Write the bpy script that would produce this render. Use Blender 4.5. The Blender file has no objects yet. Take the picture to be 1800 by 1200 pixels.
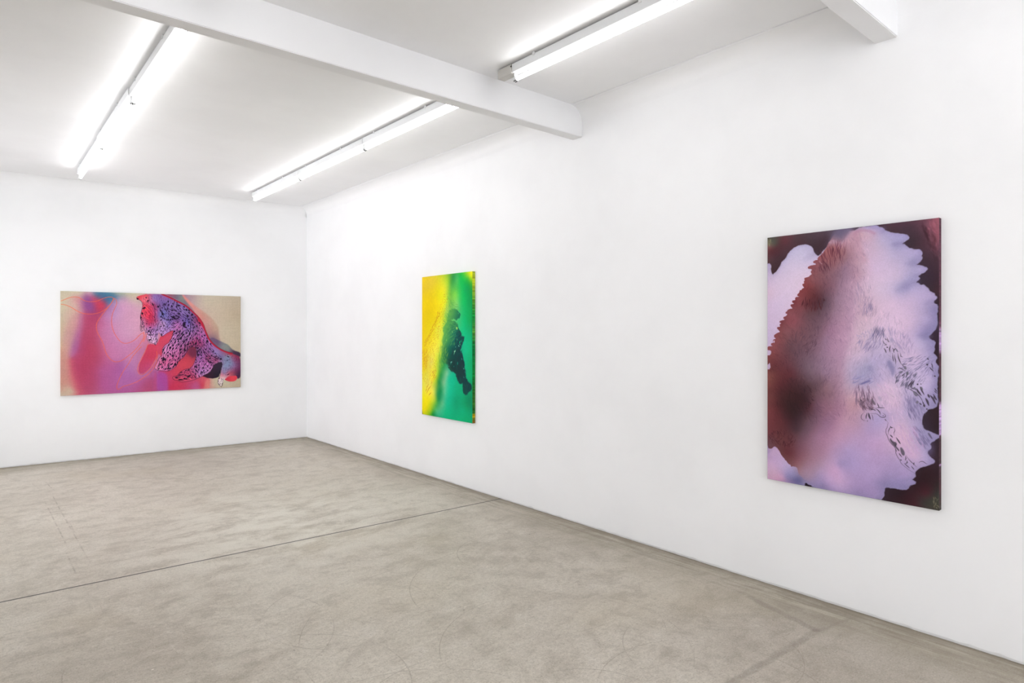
import bpy, bmesh, math, random
import numpy as np
from mathutils import Vector, Matrix

SC = bpy.context.scene
COL = SC.collection

# ---------------------------------------------------------------- room measures (metres)
EYE = 1.55                      # camera height
YAW = 0.7027                    # camera turned to the right of the room's long axis
F_PX, HORIZON = 1119.5, 581.4
WX = 3.7215                     # right wall plane
DY = 9.0324                     # far corner
SLANT = 0.0538                  # the far wall is not quite square to the right one
LX = -1.92                      # left wall, out of frame
FY = -4.6                       # wall behind the camera
ZC = 3.3335                     # ceiling
ZB = 3.0997                     # underside of the beams
EXPOSURE = 0.04
TUBE_W = 14.0                    # radiance of the tubes

DAYLIGHT = 5.4                  # overcast sky seen through the added, out-of-frame windows

# ---------------------------------------------------------------- camera, world, exposure
cam_d = bpy.data.cameras.new('camera'); cam = bpy.data.objects.new('camera', cam_d); COL.objects.link(cam)
cam.location = (0, 0, EYE); cam.rotation_euler = (math.pi / 2, 0, -YAW)
cam_d.sensor_width = 36; cam_d.lens = F_PX / 1800 * 36
cam_d.shift_y = (HORIZON - 600) / 1800
cam_d.clip_start = 0.05
SC.camera = cam
w = bpy.data.worlds.new('world'); SC.world = w; w.use_nodes = True
w.node_tree.nodes['Background'].inputs[0].default_value = (.93, .945, 1.0, 1)
w.node_tree.nodes['Background'].inputs[1].default_value = DAYLIGHT
SC.view_settings.view_transform = 'Standard'; SC.view_settings.look = 'None'
SC.view_settings.exposure = EXPOSURE; SC.view_settings.gamma = 1; SC.view_settings.use_curve_mapping = False

# ---------------------------------------------------------------- material helpers
class M:
    def __init__(self, name):
        self.m = bpy.data.materials.new(name); self.m.use_nodes = True
        self.t = self.m.node_tree; self.b = self.t.nodes['Principled BSDF']
    def n(self, kind, **kw):
        nd = self.t.nodes.new(kind)
        for k, v in kw.items():
            if k.startswith('_'): setattr(nd, k[1:], v)
            elif isinstance(v, bpy.types.NodeSocket): self.t.links.new(v, nd.inputs[k])
            else: nd.inputs[k].default_value = v
        return nd
    def link(self, a, b): self.t.links.new(a, b)
    def math(self, op, a, b=0.0, c=0.0, clamp=False):
        nd = self.t.nodes.new('ShaderNodeMath'); nd.operation = op; nd.use_clamp = clamp
        for i, v in enumerate((a, b, c)):
            if isinstance(v, bpy.types.NodeSocket): self.t.links.new(v, nd.inputs[i])
            else: nd.inputs[i].default_value = v
        return nd.outputs[0]
    def vmath(self, op, a, b=(0, 0, 0)):
        nd = self.t.nodes.new('ShaderNodeVectorMath'); nd.operation = op
        for i, v in enumerate((a, b)):
            if isinstance(v, bpy.types.NodeSocket): self.t.links.new(v, nd.inputs[i])
            else: nd.inputs[i].default_value = v
        return nd.outputs['Value'] if op in ('LENGTH', 'DOT_PRODUCT', 'DISTANCE') else nd.outputs['Vector']
    def noise(self, vec, scale, detail=3, rough=.5, dist=0.0, col=False):
        nd = self.n('ShaderNodeTexNoise', Scale=scale, Detail=detail, Roughness=rough, Distortion=dist)
        self.link(vec, nd.inputs['Vector']); return nd.outputs['Color' if col else 'Fac']
    def ramp(self, fac, lo, hi, a=0.0, b=1.0):
        nd = self.t.nodes.new('ShaderNodeMapRange'); nd.interpolation_type = 'SMOOTHSTEP'
        self.link(fac, nd.inputs[0])
        for i, v in enumerate((lo, hi, a, b)): nd.inputs[i + 1].default_value = v
        return nd.outputs[0]
    def mix(self, fac, a, b, mode='MIX'):
        nd = self.t.nodes.new('ShaderNodeMix'); nd.data_type = 'RGBA'; nd.blend_type = mode
        for s, v in ((nd.inputs[0], fac), (nd.inputs[6], a), (nd.inputs[7], b)):
            if isinstance(v, bpy.types.NodeSocket): self.t.links.new(v, s)
            else: s.default_value = v if not isinstance(v, tuple) or len(v) == 4 else v + (1,)
        return nd.outputs[2]
    def pos(self): return self.t.nodes.new('ShaderNodeNewGeometry').outputs['Position']
    def bump(self, h, strength, dist=.01):
        nd = self.n('ShaderNodeBump', Strength=strength, Distance=dist, Height=h)
        self.link(nd.outputs[0], self.b.inputs['Normal'])
    def set(self, **kw):
        for k, v in kw.items():
            k = k.replace('_', ' ')
            if isinstance(v, bpy.types.NodeSocket): self.link(v, self.b.inputs[k])
            else: self.b.inputs[k].default_value = v + (1,) if isinstance(v, tuple) and len(v) == 3 else v

def lin(*c): return tuple(((x / 255 + .055) / 1.055) ** 2.4 if x > 10 else x / 255 / 12.92 for x in c)

def paint_mat(name, col, rough=.55, bump=.12, scale=60, var=.012):
    m = M(name); p = m.pos()
    n1 = m.noise(p, 1.3, 4, .6); c2 = tuple(x * (1 - var * 3) for x in col)
    m.set(Base_Color=m.mix(m.ramp(n1, .35, .7), col + (1,), c2 + (1,)), Roughness=rough, Specular_IOR_Level=.3)
    h = m.math('ADD', m.noise(p, scale, 4, .6), m.math('MULTIPLY', m.noise(p, 3.0, 3, .5), .9))
    m.bump(h, bump, .004)
    return m.m

MAT = {}
MAT['wall'] = paint_mat('white wall paint', (.905, .905, .905), .6, .10, 45)
MAT['ceiling'] = paint_mat('white ceiling paint', (.91, .91, .91), .7, .06, 40)
MAT['beam'] = paint_mat('white beam paint', (.85, .85, .85), .6, .06, 40)
MAT['enamel'] = paint_mat('white enamelled sheet steel', (.78, .79, .79), .35, .0, 40, 0)
MAT['plastic'] = paint_mat('cream plastic', (.62, .60, .56), .45, .0, 40, 0)
m = M('dark screw'); m.set(Base_Color=(.05, .05, .05), Metallic=.5, Roughness=.4); MAT['dark'] = m.m
m = M('aluminium cap'); m.set(Base_Color=(.55, .55, .55), Metallic=.8, Roughness=.35); MAT['cap'] = m.m
m = M('pine bars'); m.set(Base_Color=(.55, .40, .24), Roughness=.7); MAT['pine'] = m.m
m = M('lit fluorescent tube'); m.set(Base_Color=(.9, .9, .9), Emission_Color=(.99, .985, 1.0), Emission_Strength=TUBE_W); MAT['tube'] = m.m

# ---------------------------------------------------------------- mesh helpers
def mesh_obj(name, bm, mat, parent=None, smooth=False):
    me = bpy.data.meshes.new(name); bm.to_mesh(me); bm.free()
    if smooth:
        for f in me.polygons: f.use_smooth = True
    o = bpy.data.objects.new(name, me); COL.objects.link(o)
    if mat: me.materials.append(mat)
    if parent: o.parent = parent
    return o
def struct(name, bm, mat):
    o = mesh_obj(name, bm, mat); o['kind'] = 'structure'; return o
def thing(name, label, cat, loc, rz=0, group=None):
    o = bpy.data.objects.new(name, None); COL.objects.link(o)
    o.location = loc; o.rotation_euler = (0, 0, rz); o['label'] = label; o['category'] = cat
    o.empty_display_size = .1
    if group: o['group'] = group
    return o
def box(bm, x0, x1, y0, y1, z0, z1, bev=0, seg=2):
    r = bmesh.ops.create_cube(bm, size=1); vs = r['verts']
    for v in vs:
        v.co.x = x0 if v.co.x < 0 else x1; v.co.y = y0 if v.co.y < 0 else y1; v.co.z = z0 if v.co.z < 0 else z1
    if bev:
        es = {e for v in vs for e in v.link_edges}
        bmesh.ops.bevel(bm, geom=list(es), offset=bev, segments=seg, affect='EDGES', profile=.5)
    return vs
def cyl(bm, x, z, r, y0, y1, n=16, cap=True):
    ring = []
    for y in (y0, y1):
        ring.append([bm.verts.new((x + r * math.cos(2 * math.pi * k / n), y, z + r * math.sin(2 * math.pi * k / n))) for k in range(n)])
    for k in range(n):
        bm.faces.new((ring[0][k], ring[0][(k + 1) % n], ring[1][(k + 1) % n], ring[1][k]))
    if cap:
        bm.faces.new(ring[0][::-1]); bm.faces.new(ring[1])
def slab(poly, z0, z1):
    """extruded plan polygon"""
    bm = bmesh.new()
    a = [bm.verts.new((x, y, z0)) for x, y in poly]; b = [bm.verts.new((x, y, z1)) for x, y in poly]
    bm.faces.new(a[::-1]); bm.faces.new(b)
    for i in range(len(poly)):
        j = (i + 1) % len(poly); bm.faces.new((a[i], a[j], b[j], b[i]))
    bmesh.ops.recalc_face_normals(bm, faces=bm.faces); return bm

# ---------------------------------------------------------------- the room shell
def far_y(x): return DY + SLANT * (WX - x)

# concrete floor: mottled, trowelled, with one sawn joint, scratches, dirt and a painted gap shadow along the walls
def floor_mat():
    m = M('worn concrete'); p = m.pos()
    sx = m.t.nodes.new('ShaderNodeSeparateXYZ'); m.link(p, sx.inputs[0]); X, Y = sx.outputs[0], sx.outputs[1]
    pf = m.t.nodes.new('ShaderNodeCombineXYZ'); m.link(X, pf.inputs[0]); m.link(Y, pf.inputs[1]); P = pf.outputs[0]
    warp = m.vmath('MULTIPLY', m.vmath('SUBTRACT', m.noise(P, 1.1, 3, .5, col=True), (.5, .5, .5)), (.35, .35, 0))
    Q = m.vmath('ADD', P, warp)
    S = m.vmath('MULTIPLY', Q, (.75, 1.35, 1))          # trowel strokes run across the room
    big = m.noise(Q, .9, 4, .55)
    strk = m.noise(S, 3.2, 6, .72, .15)
    mid = m.noise(Q, 6.5, 6, .68, .2)
    fine = m.noise(P, 45, 4, .8)
    c = m.mix(m.ramp(big, .32, .68), lin(188, 180, 169), lin(206, 199, 189))
    c = m.mix(m.ramp(strk, .38, .70), c, lin(205, 198, 188))
    c = m.mix(m.math('MULTIPLY', m.ramp(strk, .49, .28), .62), c, lin(164, 154, 141))
    c = m.mix(m.math('MULTIPLY', m.ramp(mid, .53, .34), .5), c, lin(160, 152, 141))
    c = m.mix(m.math('MULTIPLY', m.ramp(mid, .54, .68), .55), c, lin(210, 204, 196))
    c = m.mix(m.ramp(fine, .35, .70, 0, .42), c, lin(146, 138, 126))
    # fine streaks
    st = m.noise(m.vmath('MULTIPLY', Q, (3.0, 9.0, 1)), 3.2, 6, .72, .5)
    c = m.mix(m.math('MULTIPLY', m.ramp(st, .56, .72), .38), c, lin(146, 136, 122))
    c = m.mix(m.math('MULTIPLY', m.ramp(st, .44, .28), .35), c, lin(214, 208, 198))
    # ochre tint patches
    c = m.mix(m.math('MULTIPLY', m.ramp(m.noise(Q, .7, 3, .5), .5, .75), .35), c, lin(178, 166, 142))
    def seg(ax, ay, bx, by, w0, w1):
        d = (bx - ax, by - ay, 0); L2 = d[0] ** 2 + d[1] ** 2
        a = m.vmath('SUBTRACT', P, (ax, ay, 0))
        t = m.math('DIVIDE', m.vmath('DOT_PRODUCT', a, d), L2, clamp=True)
        sc = m.t.nodes.new('ShaderNodeVectorMath'); sc.operation = 'SCALE'; sc.inputs[0].default_value = d; m.link(t, sc.inputs[3])
        return m.ramp(m.vmath('LENGTH', m.vmath('SUBTRACT', a, sc.outputs[0])), w0, w1, 1, 0)
    W_ = m.vmath('MULTIPLY', m.vmath('SUBTRACT', m.noise(P, 5, 4, .65, col=True), (.5, .5, .5)), (.07, .07, 0))
    def seg2(ax, ay, bx, by, w0, w1):
        d = (bx - ax, by - ay, 0); L2 = d[0] ** 2 + d[1] ** 2
        a = m.vmath('SUBTRACT', m.vmath('ADD', P, W_), (ax, ay, 0))
        t = m.math('DIVIDE', m.vmath('DOT_PRODUCT', a, d), L2, clamp=True)
        sc = m.t.nodes.new('ShaderNodeVectorMath'); sc.operation = 'SCALE'; sc.inputs[0].default_value = d; m.link(t, sc.inputs[3])
        return m.ramp(m.vmath('LENGTH', m.vmath('SUBTRACT', a, sc.outputs[0])), w0, w1, 1, 0)
    def dark(c, mask, amt, col): return m.mix(m.math('MULTIPLY', mask, amt), c, col)
    # trowel arcs
    rnd = random.Random(4)
    arcs = [(2.25, 2.25, .62), (1.55, 2.05, .5), (2.75, 1.75, .42), (3.1, 2.45, .3), (1.0, 2.7, .55), (2.6, 2.95, .7), (1.9, 1.75, .36), (3.2, 1.85, .28), (2.4, 1.5, .5),
            (.9, 3.4, .6), (1.6, 3.3, .45), (2.9, 3.4, .4), (2.1, 2.7, .95), (1.2, 1.9, .7)]
    amask = None
    an = m.t.nodes.new('ShaderNodeSeparateColor'); m.link(m.noise(P, 1.7, 2, .5, col=True), an.inputs[0])
    for i, (cx, cy, r) in enumerate(arcs):
        d = m.vmath('LENGTH', m.vmath('SUBTRACT', P, (cx, cy, 0)))
        e = m.ramp(m.math('ABSOLUTE', m.math('SUBTRACT', d, r)), .0006, .0045, 1, 0)
        e = m.math('MULTIPLY', e, m.ramp(an.outputs[i % 3], .47, .62))
        amask = e if amask is None else m.math('MAXIMUM', amask, e)
    c = dark(c, amask, .36, lin(120, 108, 96))
    # smears near the right wall
    brk = m.ramp(m.noise(P, 6, 4, .65), .34, .60, .5, 1)
    for a in ((3.455, 1.93, 3.33, 1.50, .012, .034), (3.63, 1.435, 3.32, 1.49, .004, .018), (3.32, 1.49, 2.40, 1.525, .010, .030)):
        c = dark(c, m.math('MULTIPLY', seg2(*a), brk), .46, lin(108, 98, 90))
    # broad darker areas and one lighter one, broken up by noise
    for cx, cy, r0, r1, amt in ((3.15, 1.0, .3, 1.5, .55), (.35, 3.3, .1, 1.0, .45), (.25, 7.3, .1, .9, .35), (1.9, 8.2, .2, 1.3, .3), (3.3, 3.3, .1, .9, .3)):
        d = m.vmath('LENGTH', m.vmath('SUBTRACT', Q, (cx, cy, 0)))
        c = dark(c, m.math('MULTIPLY', m.ramp(m.math('ADD', d, m.math('MULTIPLY', m.math('SUBTRACT', mid, .5), 1.6)), r0, r1, 1, 0), .8), amt, lin(146, 136, 124))
    c = m.mix(m.math('MULTIPLY', m.ramp(m.vmath('LENGTH', m.vmath('SUBTRACT', Q, (1.9, 5.1, 0))), .2, 1.7, 1, 0), m.ramp(strk, .40, .62)), c, lin(212, 207, 198))
    # pores
    po = m.noise(P, 130, 3, .6)
    c = dark(c, m.ramp(po, .57, .68), .55, lin(118, 108, 96))
    c = m.mix(m.math('MULTIPLY', m.ramp(po, .42, .32), .4), c, lin(222, 216, 208))
    # specks
    vo = m.n('ShaderNodeTexVoronoi', Scale=5.5); m.link(P, vo.inputs['Vector'])
    c = dark(c, m.ramp(vo.outputs['Distance'], .022, .034, 1, 0), .5, lin(60, 54, 50))
    vo = m.n('ShaderNodeTexVoronoi', Scale=2.3); m.link(m.vmath('ADD', P, (3, 1, 0)), vo.inputs['Vector'])
    c = dark(c, m.ramp(vo.outputs['Distance'], .010, .016, 1, 0), .8, lin(225, 220, 212))
    # dirt and mortar slops along the walls, then a gap shadow painted at their foot
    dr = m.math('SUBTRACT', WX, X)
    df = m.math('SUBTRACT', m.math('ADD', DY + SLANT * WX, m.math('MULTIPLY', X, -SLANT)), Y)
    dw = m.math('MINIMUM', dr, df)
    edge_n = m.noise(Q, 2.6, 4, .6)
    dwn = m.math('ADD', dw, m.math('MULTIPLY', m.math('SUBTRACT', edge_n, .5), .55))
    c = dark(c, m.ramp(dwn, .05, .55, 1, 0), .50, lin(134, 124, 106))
    al = m.noise(m.vmath('MULTIPLY', P, (24, 1.6, 1)), 1.0, 5, .65, .2)      # trowel marks running along the right wall
    c = dark(c, m.math('MULTIPLY', m.ramp(dr, .06, .34, 1, 0), m.ramp(al, .48, .62)), .5, lin(116, 106, 92))
    c = m.mix(m.math('MULTIPLY', m.math('MULTIPLY', m.ramp(dr, .06, .34, 1, 0), m.ramp(al, .46, .34)), .45), c, lin(200, 192, 180))
    af = m.noise(m.vmath('MULTIPLY', P, (1.3, 20, 1)), 1.0, 5, .65, .2)
    c = dark(c, m.math('MULTIPLY', m.ramp(df, .1, .6, 1, 0), m.ramp(af, .48, .62)), .45, lin(122, 110, 92))
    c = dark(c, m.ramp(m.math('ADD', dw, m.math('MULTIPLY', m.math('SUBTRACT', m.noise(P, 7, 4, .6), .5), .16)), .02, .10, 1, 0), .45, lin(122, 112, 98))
    c = dark(c, m.ramp(dw, .004, .02, 1, 0), .28, lin(104, 96, 84))  # thin shade of the gap under the wall, painted into the floor
    # hairline scratches at the far left
    br = m.ramp(m.noise(P, 9, 4, .6), .38, .62)
    for a in ((.463, 8.07, .50, 7.75), (.572, 8.08, .60, 7.62), (.575, 7.35, .578, 6.81), (.578, 6.81, .60, 5.08), (.60, 6.2, .597, 5.9), (.50, 7.2, .52, 5.5), (.50, 5.4, .503, 4.9)):
        c = dark(c, m.math('MULTIPLY', seg(*a, .0015, .008), br), .40, lin(104, 92, 80))
    # sawn joint
    c = dark(c, seg(-2.9, 4.559 + .030 * (WX + 2.9), WX, 4.559, .0045, .010), .93, lin(34, 30, 27))
    c = m.mix(1.0, c, (1.05, 1.045, 1.005), 'MULTIPLY')
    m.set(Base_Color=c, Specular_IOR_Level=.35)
    rg = m.math('ADD', m.math('MULTIPLY', strk, .25), .40); m.set(Roughness=rg)
    m.bump(m.math('ADD', m.math('MULTIPLY', fine, .5), m.math('ADD', st, mid)), .10, .004)
    return m.m
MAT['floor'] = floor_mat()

plan = [(LX - .3, FY - .3), (WX + .3, FY - .3), (WX + .3, far_y(WX) + .35), (LX - .3, far_y(LX) + .35)]
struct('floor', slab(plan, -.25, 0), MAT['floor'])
struct('ceiling', slab(plan, ZC, ZC + .25), MAT['ceiling'])

def wall(name, p0, p1, outward, cove=.13, thick=.25, seed=1):
    """wall from p0 to p1; its foot is a slightly ragged plaster edge, its head curves into the ceiling"""
    rnd = random.Random(seed); bm = bmesh.new()
    d = Vector((p1[0] - p0[0], p1[1] - p0[1])); L = d.length; d.normalize(); n = Vector(outward)
    prof = [(0.0, None), (0.0, .012), (0.0, .03), (0.0, .4), (0.0, 1.5), (0.0, ZC - cove)]
    for k in range(1, 9):
        a = k / 8 * math.pi / 2; prof.append((-(cove - cove * math.cos(a)), ZC - cove + cove * math.sin(a)))
    prof.append((thick, ZC)); prof.append((thick, -.2))
    N = max(2, int(L / .04)); rows = []
    rag = [0.0] * (N + 1)
    for i in range(N + 1): rag[i] = max(0.0, rnd.gauss(.002, .0022)) + (rnd.random() < .06) * rnd.uniform(.002, .006)
    for i in range(N + 1):
        t = L * i / N; row = []
        for j, (off, z) in enumerate(prof):
            o = off
            if j == 0: z = -.01; o = .012
            if j == 1: z = rag[i]; o = .004
            if j == 2: z = .012 + rag[i]; o = 0
            row.append(bm.verts.new((p0[0] + d.x * t + n.x * o, p0[1] + d.y * t + n.y * o, z)))
        rows.append(row)
    K = len(prof)
    for i in range(N):
        for j in range(K):
            bm.faces.new((rows[i][j], rows[i + 1][j], rows[i + 1][(j + 1) % K], rows[i][(j + 1) % K]))
    bm.faces.new(rows[0]); bm.faces.new(rows[-1][::-1])
    bmesh.ops.recalc_face_normals(bm, faces=bm.faces)
    o = struct(name, bm, MAT['wall'])
    for f in o.data.polygons:
        c = f.center; f.use_smooth = ZC - cove < c.z < ZC and len(f.vertices) == 4
    return o
fn = Vector((SLANT, 1)).normalized()
wall('wall_right', (WX, FY), (WX, far_y(WX)), (1, 0), seed=2)
wall('wall_back', (LX, far_y(LX)), (WX, far_y(WX)), (fn.x, fn.y), seed=3)
# the two walls out of sight; their large windows are added as daylight fill
m = M('window glass'); tr = m.n('ShaderNodeBsdfTransparent'); gl = m.n('ShaderNodeBsdfGlossy', Roughness=.02); fr = m.n('ShaderNodeFresnel', IOR=1.45)
ms = m.n('ShaderNodeMixShader', Fac=fr.outputs[0]); m.link(tr.outputs[0], ms.inputs[1]); m.link(gl.outputs[0], ms.inputs[2])
m.link(ms.outputs[0], m.t.nodes['Material Output'].inputs['Surface']); MAT['glass'] = m.m
def window_wall(name, plane, axis, a0, a1, openings, z0, z1, sgn):
    def bx(bm, u0, u1, d0, d1, za, zb, bev=0):
        d0, d1 = sorted((plane + sgn * d0, plane + sgn * d1))
        if axis == 'x': box(bm, u0, u1, d0, d1, za, zb, bev)
        else: box(bm, d0, d1, u0, u1, za, zb, bev)
    bm = bmesh.new()
    bx(bm, a0, a1, 0, .25, -.01, z0); bx(bm, a0, a1, 0, .25, z1, ZC)
    cuts = [a0] + [v for _, o0, o1 in openings for v in (o0, o1)] + [a1]
    for k in range(0, len(cuts), 2): bx(bm, cuts[k], cuts[k + 1], 0, .25, z0, z1)
    struct(name, bm, MAT['wall'])
    for wname, o0, o1 in openings:
        bm = bmesh.new(); f = .05
        bx(bm, o0, o1, .10, .16, z0, z0 + f); bx(bm, o0, o1, .10, .16, z1 - f, z1)
        n = max(2, round((o1 - o0) / 1.3))
        for k in range(n + 1):
            u = o0 + (o1 - o0 - f) * k / n; bx(bm, u, u + f, .10, .16, z0 + f, z1 - f)
        fo = struct(wname, bm, MAT['enamel'])
        bm = bmesh.new(); bx(bm, o0 + .01, o1 - .01, .125, .131, z0 + .01, z1 - .01); mesh_obj('glass_pane', bm, MAT['glass'], fo)
        ld = bpy.data.lights.new('window_portal', 'AREA'); ld.shape = 'RECTANGLE'; ld.size = o1 - o0; ld.size_y = z1 - z0; ld.cycles.is_portal = True
        lo = bpy.data.objects.new('window_portal', ld); COL.objects.link(lo)
        c = (o0 + o1) / 2; zc = (z0 + z1) / 2
        if axis == 'x': lo.location = (c, plane + sgn * .24, zc); lo.rotation_euler = (math.pi / 2, 0, math.pi if sgn < 0 else 0)
        else: lo.location = (plane + sgn * .24, c, zc); lo.rotation_euler = (math.pi / 2, 0, -math.pi / 2 if sgn < 0 else math.pi / 2)
window_wall('wall_left', LX, 'y', FY - .25, far_y(LX) + .2, [('added_window_1', -3.0, -1.2), ('added_window_2', 5.8, 8.8)], .15, 3.0, -1)  # unseen windows added to brighten the far wall and near right wall
window_wall('wall_front', FY, 'x', LX - .25, WX, [('added_window_3', -1.7, 3.5)], .1, 3.1, -1)  # assumed window behind the camera, added to lift the near end

# plastered concrete beams across the ceiling
for k, (ya, yb) in enumerate(((3.5253, 3.6321), (1.2489, 1.3607), (-1.03, -.92), (-3.31, -3.20))):
    bm = bmesh.new(); vs = box(bm, LX, WX, ya, yb, ZB, ZC)
    for v in vs: v.co.y += (v.co.x - WX) * .0117
    es = [e for e in bm.edges if all(abs(v.co.z - ZB) < 1e-4 for v in e.verts) and abs(e.verts[0].co.x - e.verts[1].co.x) > 1]
    bmesh.ops.bevel(bm, geom=es, offset=.004, segments=2, affect='EDGES')
    struct('ceiling_beam', bm, MAT['beam'])

# ---------------------------------------------------------------- fluorescent battens
TZ = 3.228 - ZC                                                     # tube axis under the ceiling
def make_batten():
    """one 1.52 m batten, origin on the ceiling above its near end, running along +y"""
    r = thing('fluorescent_light', '', 'ceiling light', (0, 0, ZC))
    L = 1.52
    bm = bmesh.new(); box(bm, -.028, .028, .004, L - .004, -.0665, -.0105, .003); mesh_obj('housing', bm, MAT['enamel'], r)
    for y in (.45, 1.30):
        bm = bmesh.new(); box(bm, -.032, -.010, y - .011, y + .011, -.022, 0, .001, 1); box(bm, .010, .032, y - .011, y + .011, -.022, 0, .001, 1)
        box(bm, -.032, .032, y - .011, y + .011, -.006, 0)
        mesh_obj('mounting_clip', bm, MAT['enamel'], r)
    for y0, y1 in ((.003, .016), (L - .016, L - .003)):
        bm = bmesh.new(); box(bm, -.012, .012, y0, y1, TZ - .006, -.0665, .002, 1); cyl(bm, 0, TZ, .0155, y0, y1, 20)
        mesh_obj('lamp_holder', bm, MAT['enamel'], r)
    bm = bmesh.new(); cyl(bm, 0, TZ, .0135, .026, L - .026, 14, False)
    t = mesh_obj('fluorescent_tube', bm, MAT['tube'], r, True)
    for y0, y1 in ((.016, .026), (L - .026, L - .016)):
        bm = bmesh.new(); cyl(bm, 0, TZ, .0138, y0, y1, 18); mesh_obj('end_cap', bm, MAT['cap'], t)
    for y in (.010, L - .010):
        bm = bmesh.new(); cyl(bm, -.008, TZ - .013, .0035, y - .009, y + .009, 8); cyl(bm, .006, TZ - .016, .003, y - .009, y + .009, 8)
        mesh_obj('pin_clip', bm, MAT['dark'], r)
    return r
def copy_tree(o, parent=None):
    c = o.copy(); COL.objects.link(c)
    if parent: c.parent = parent
    for ch in [x for x in o.children]: copy_tree(ch, c)
    return c
proto = make_batten(); used = False
XA, XB, XN = 2.763, .901, -.96
GR = 'fluorescent battens mounted end to end on the ceiling'
ROWS = [
 (XA, 6.880, 0, 'white fluorescent batten nearest the far corner, last of the right-hand line'),
 (XA, 5.360, 0, 'white fluorescent batten in the middle of the right-hand line of three'),
 (XA, 3.840, 0, 'white fluorescent batten of the right-hand line just behind the beam'),
 (XA, 1.715, 0, 'white fluorescent batten in front of the beam with a cream box at its end'),
 (XB, 6.880, 0, 'white fluorescent batten of the left-hand line, the one nearest the far wall'),
 (XB, 5.360, -.010, 'white fluorescent batten in the middle of the left-hand line of three'),
 (XB, 3.840, 0, 'white fluorescent batten of the left-hand line just behind the beam'),
]
for x in (XA, XB):
    for y in ((-.5, -2.7, -4.25) if x == XA else (1.715, -.5, -2.7, -4.25)):
        ROWS.append((x, y, 0, None))
for y in (6.880, 5.360, 3.840, 1.715, -.5, -2.7, -4.25): ROWS.append((XN, y, 0, None))
nm = {XA: 'right', XB: 'centre', XN: 'far left'}
for i, (x, y, jog, lab) in enumerate(ROWS):
    o = proto if i == 0 else copy_tree(proto)
    o.location = (x + jog, y, ZC)
    o['label'] = lab or 'white fluorescent batten on the ceiling outside the picture, %s line, %.1f metres along' % (nm[x], y + 4.6)
    o['group'] = GR
    if abs(y - 1.715) < .01 and x == XA:
        bm = bmesh.new(); box(bm, -.030, .031, 1.52, 1.665, -.070, -.008, .004)
        mesh_obj('end_box', bm, MAT['plastic'], o)['label'] = 'cream plastic cable box'
        bm = bmesh.new(); box(bm, -.0315, -.029, 1.517, 1.527, -.030, -.020); mesh_obj('screw', bm, MAT['dark'], o)
        bm = bmesh.new(); cyl(bm, 0, -.035, .012, 1.665, 1.692, 12); mesh_obj('cable_gland', bm, MAT['enamel'], o)

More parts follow.
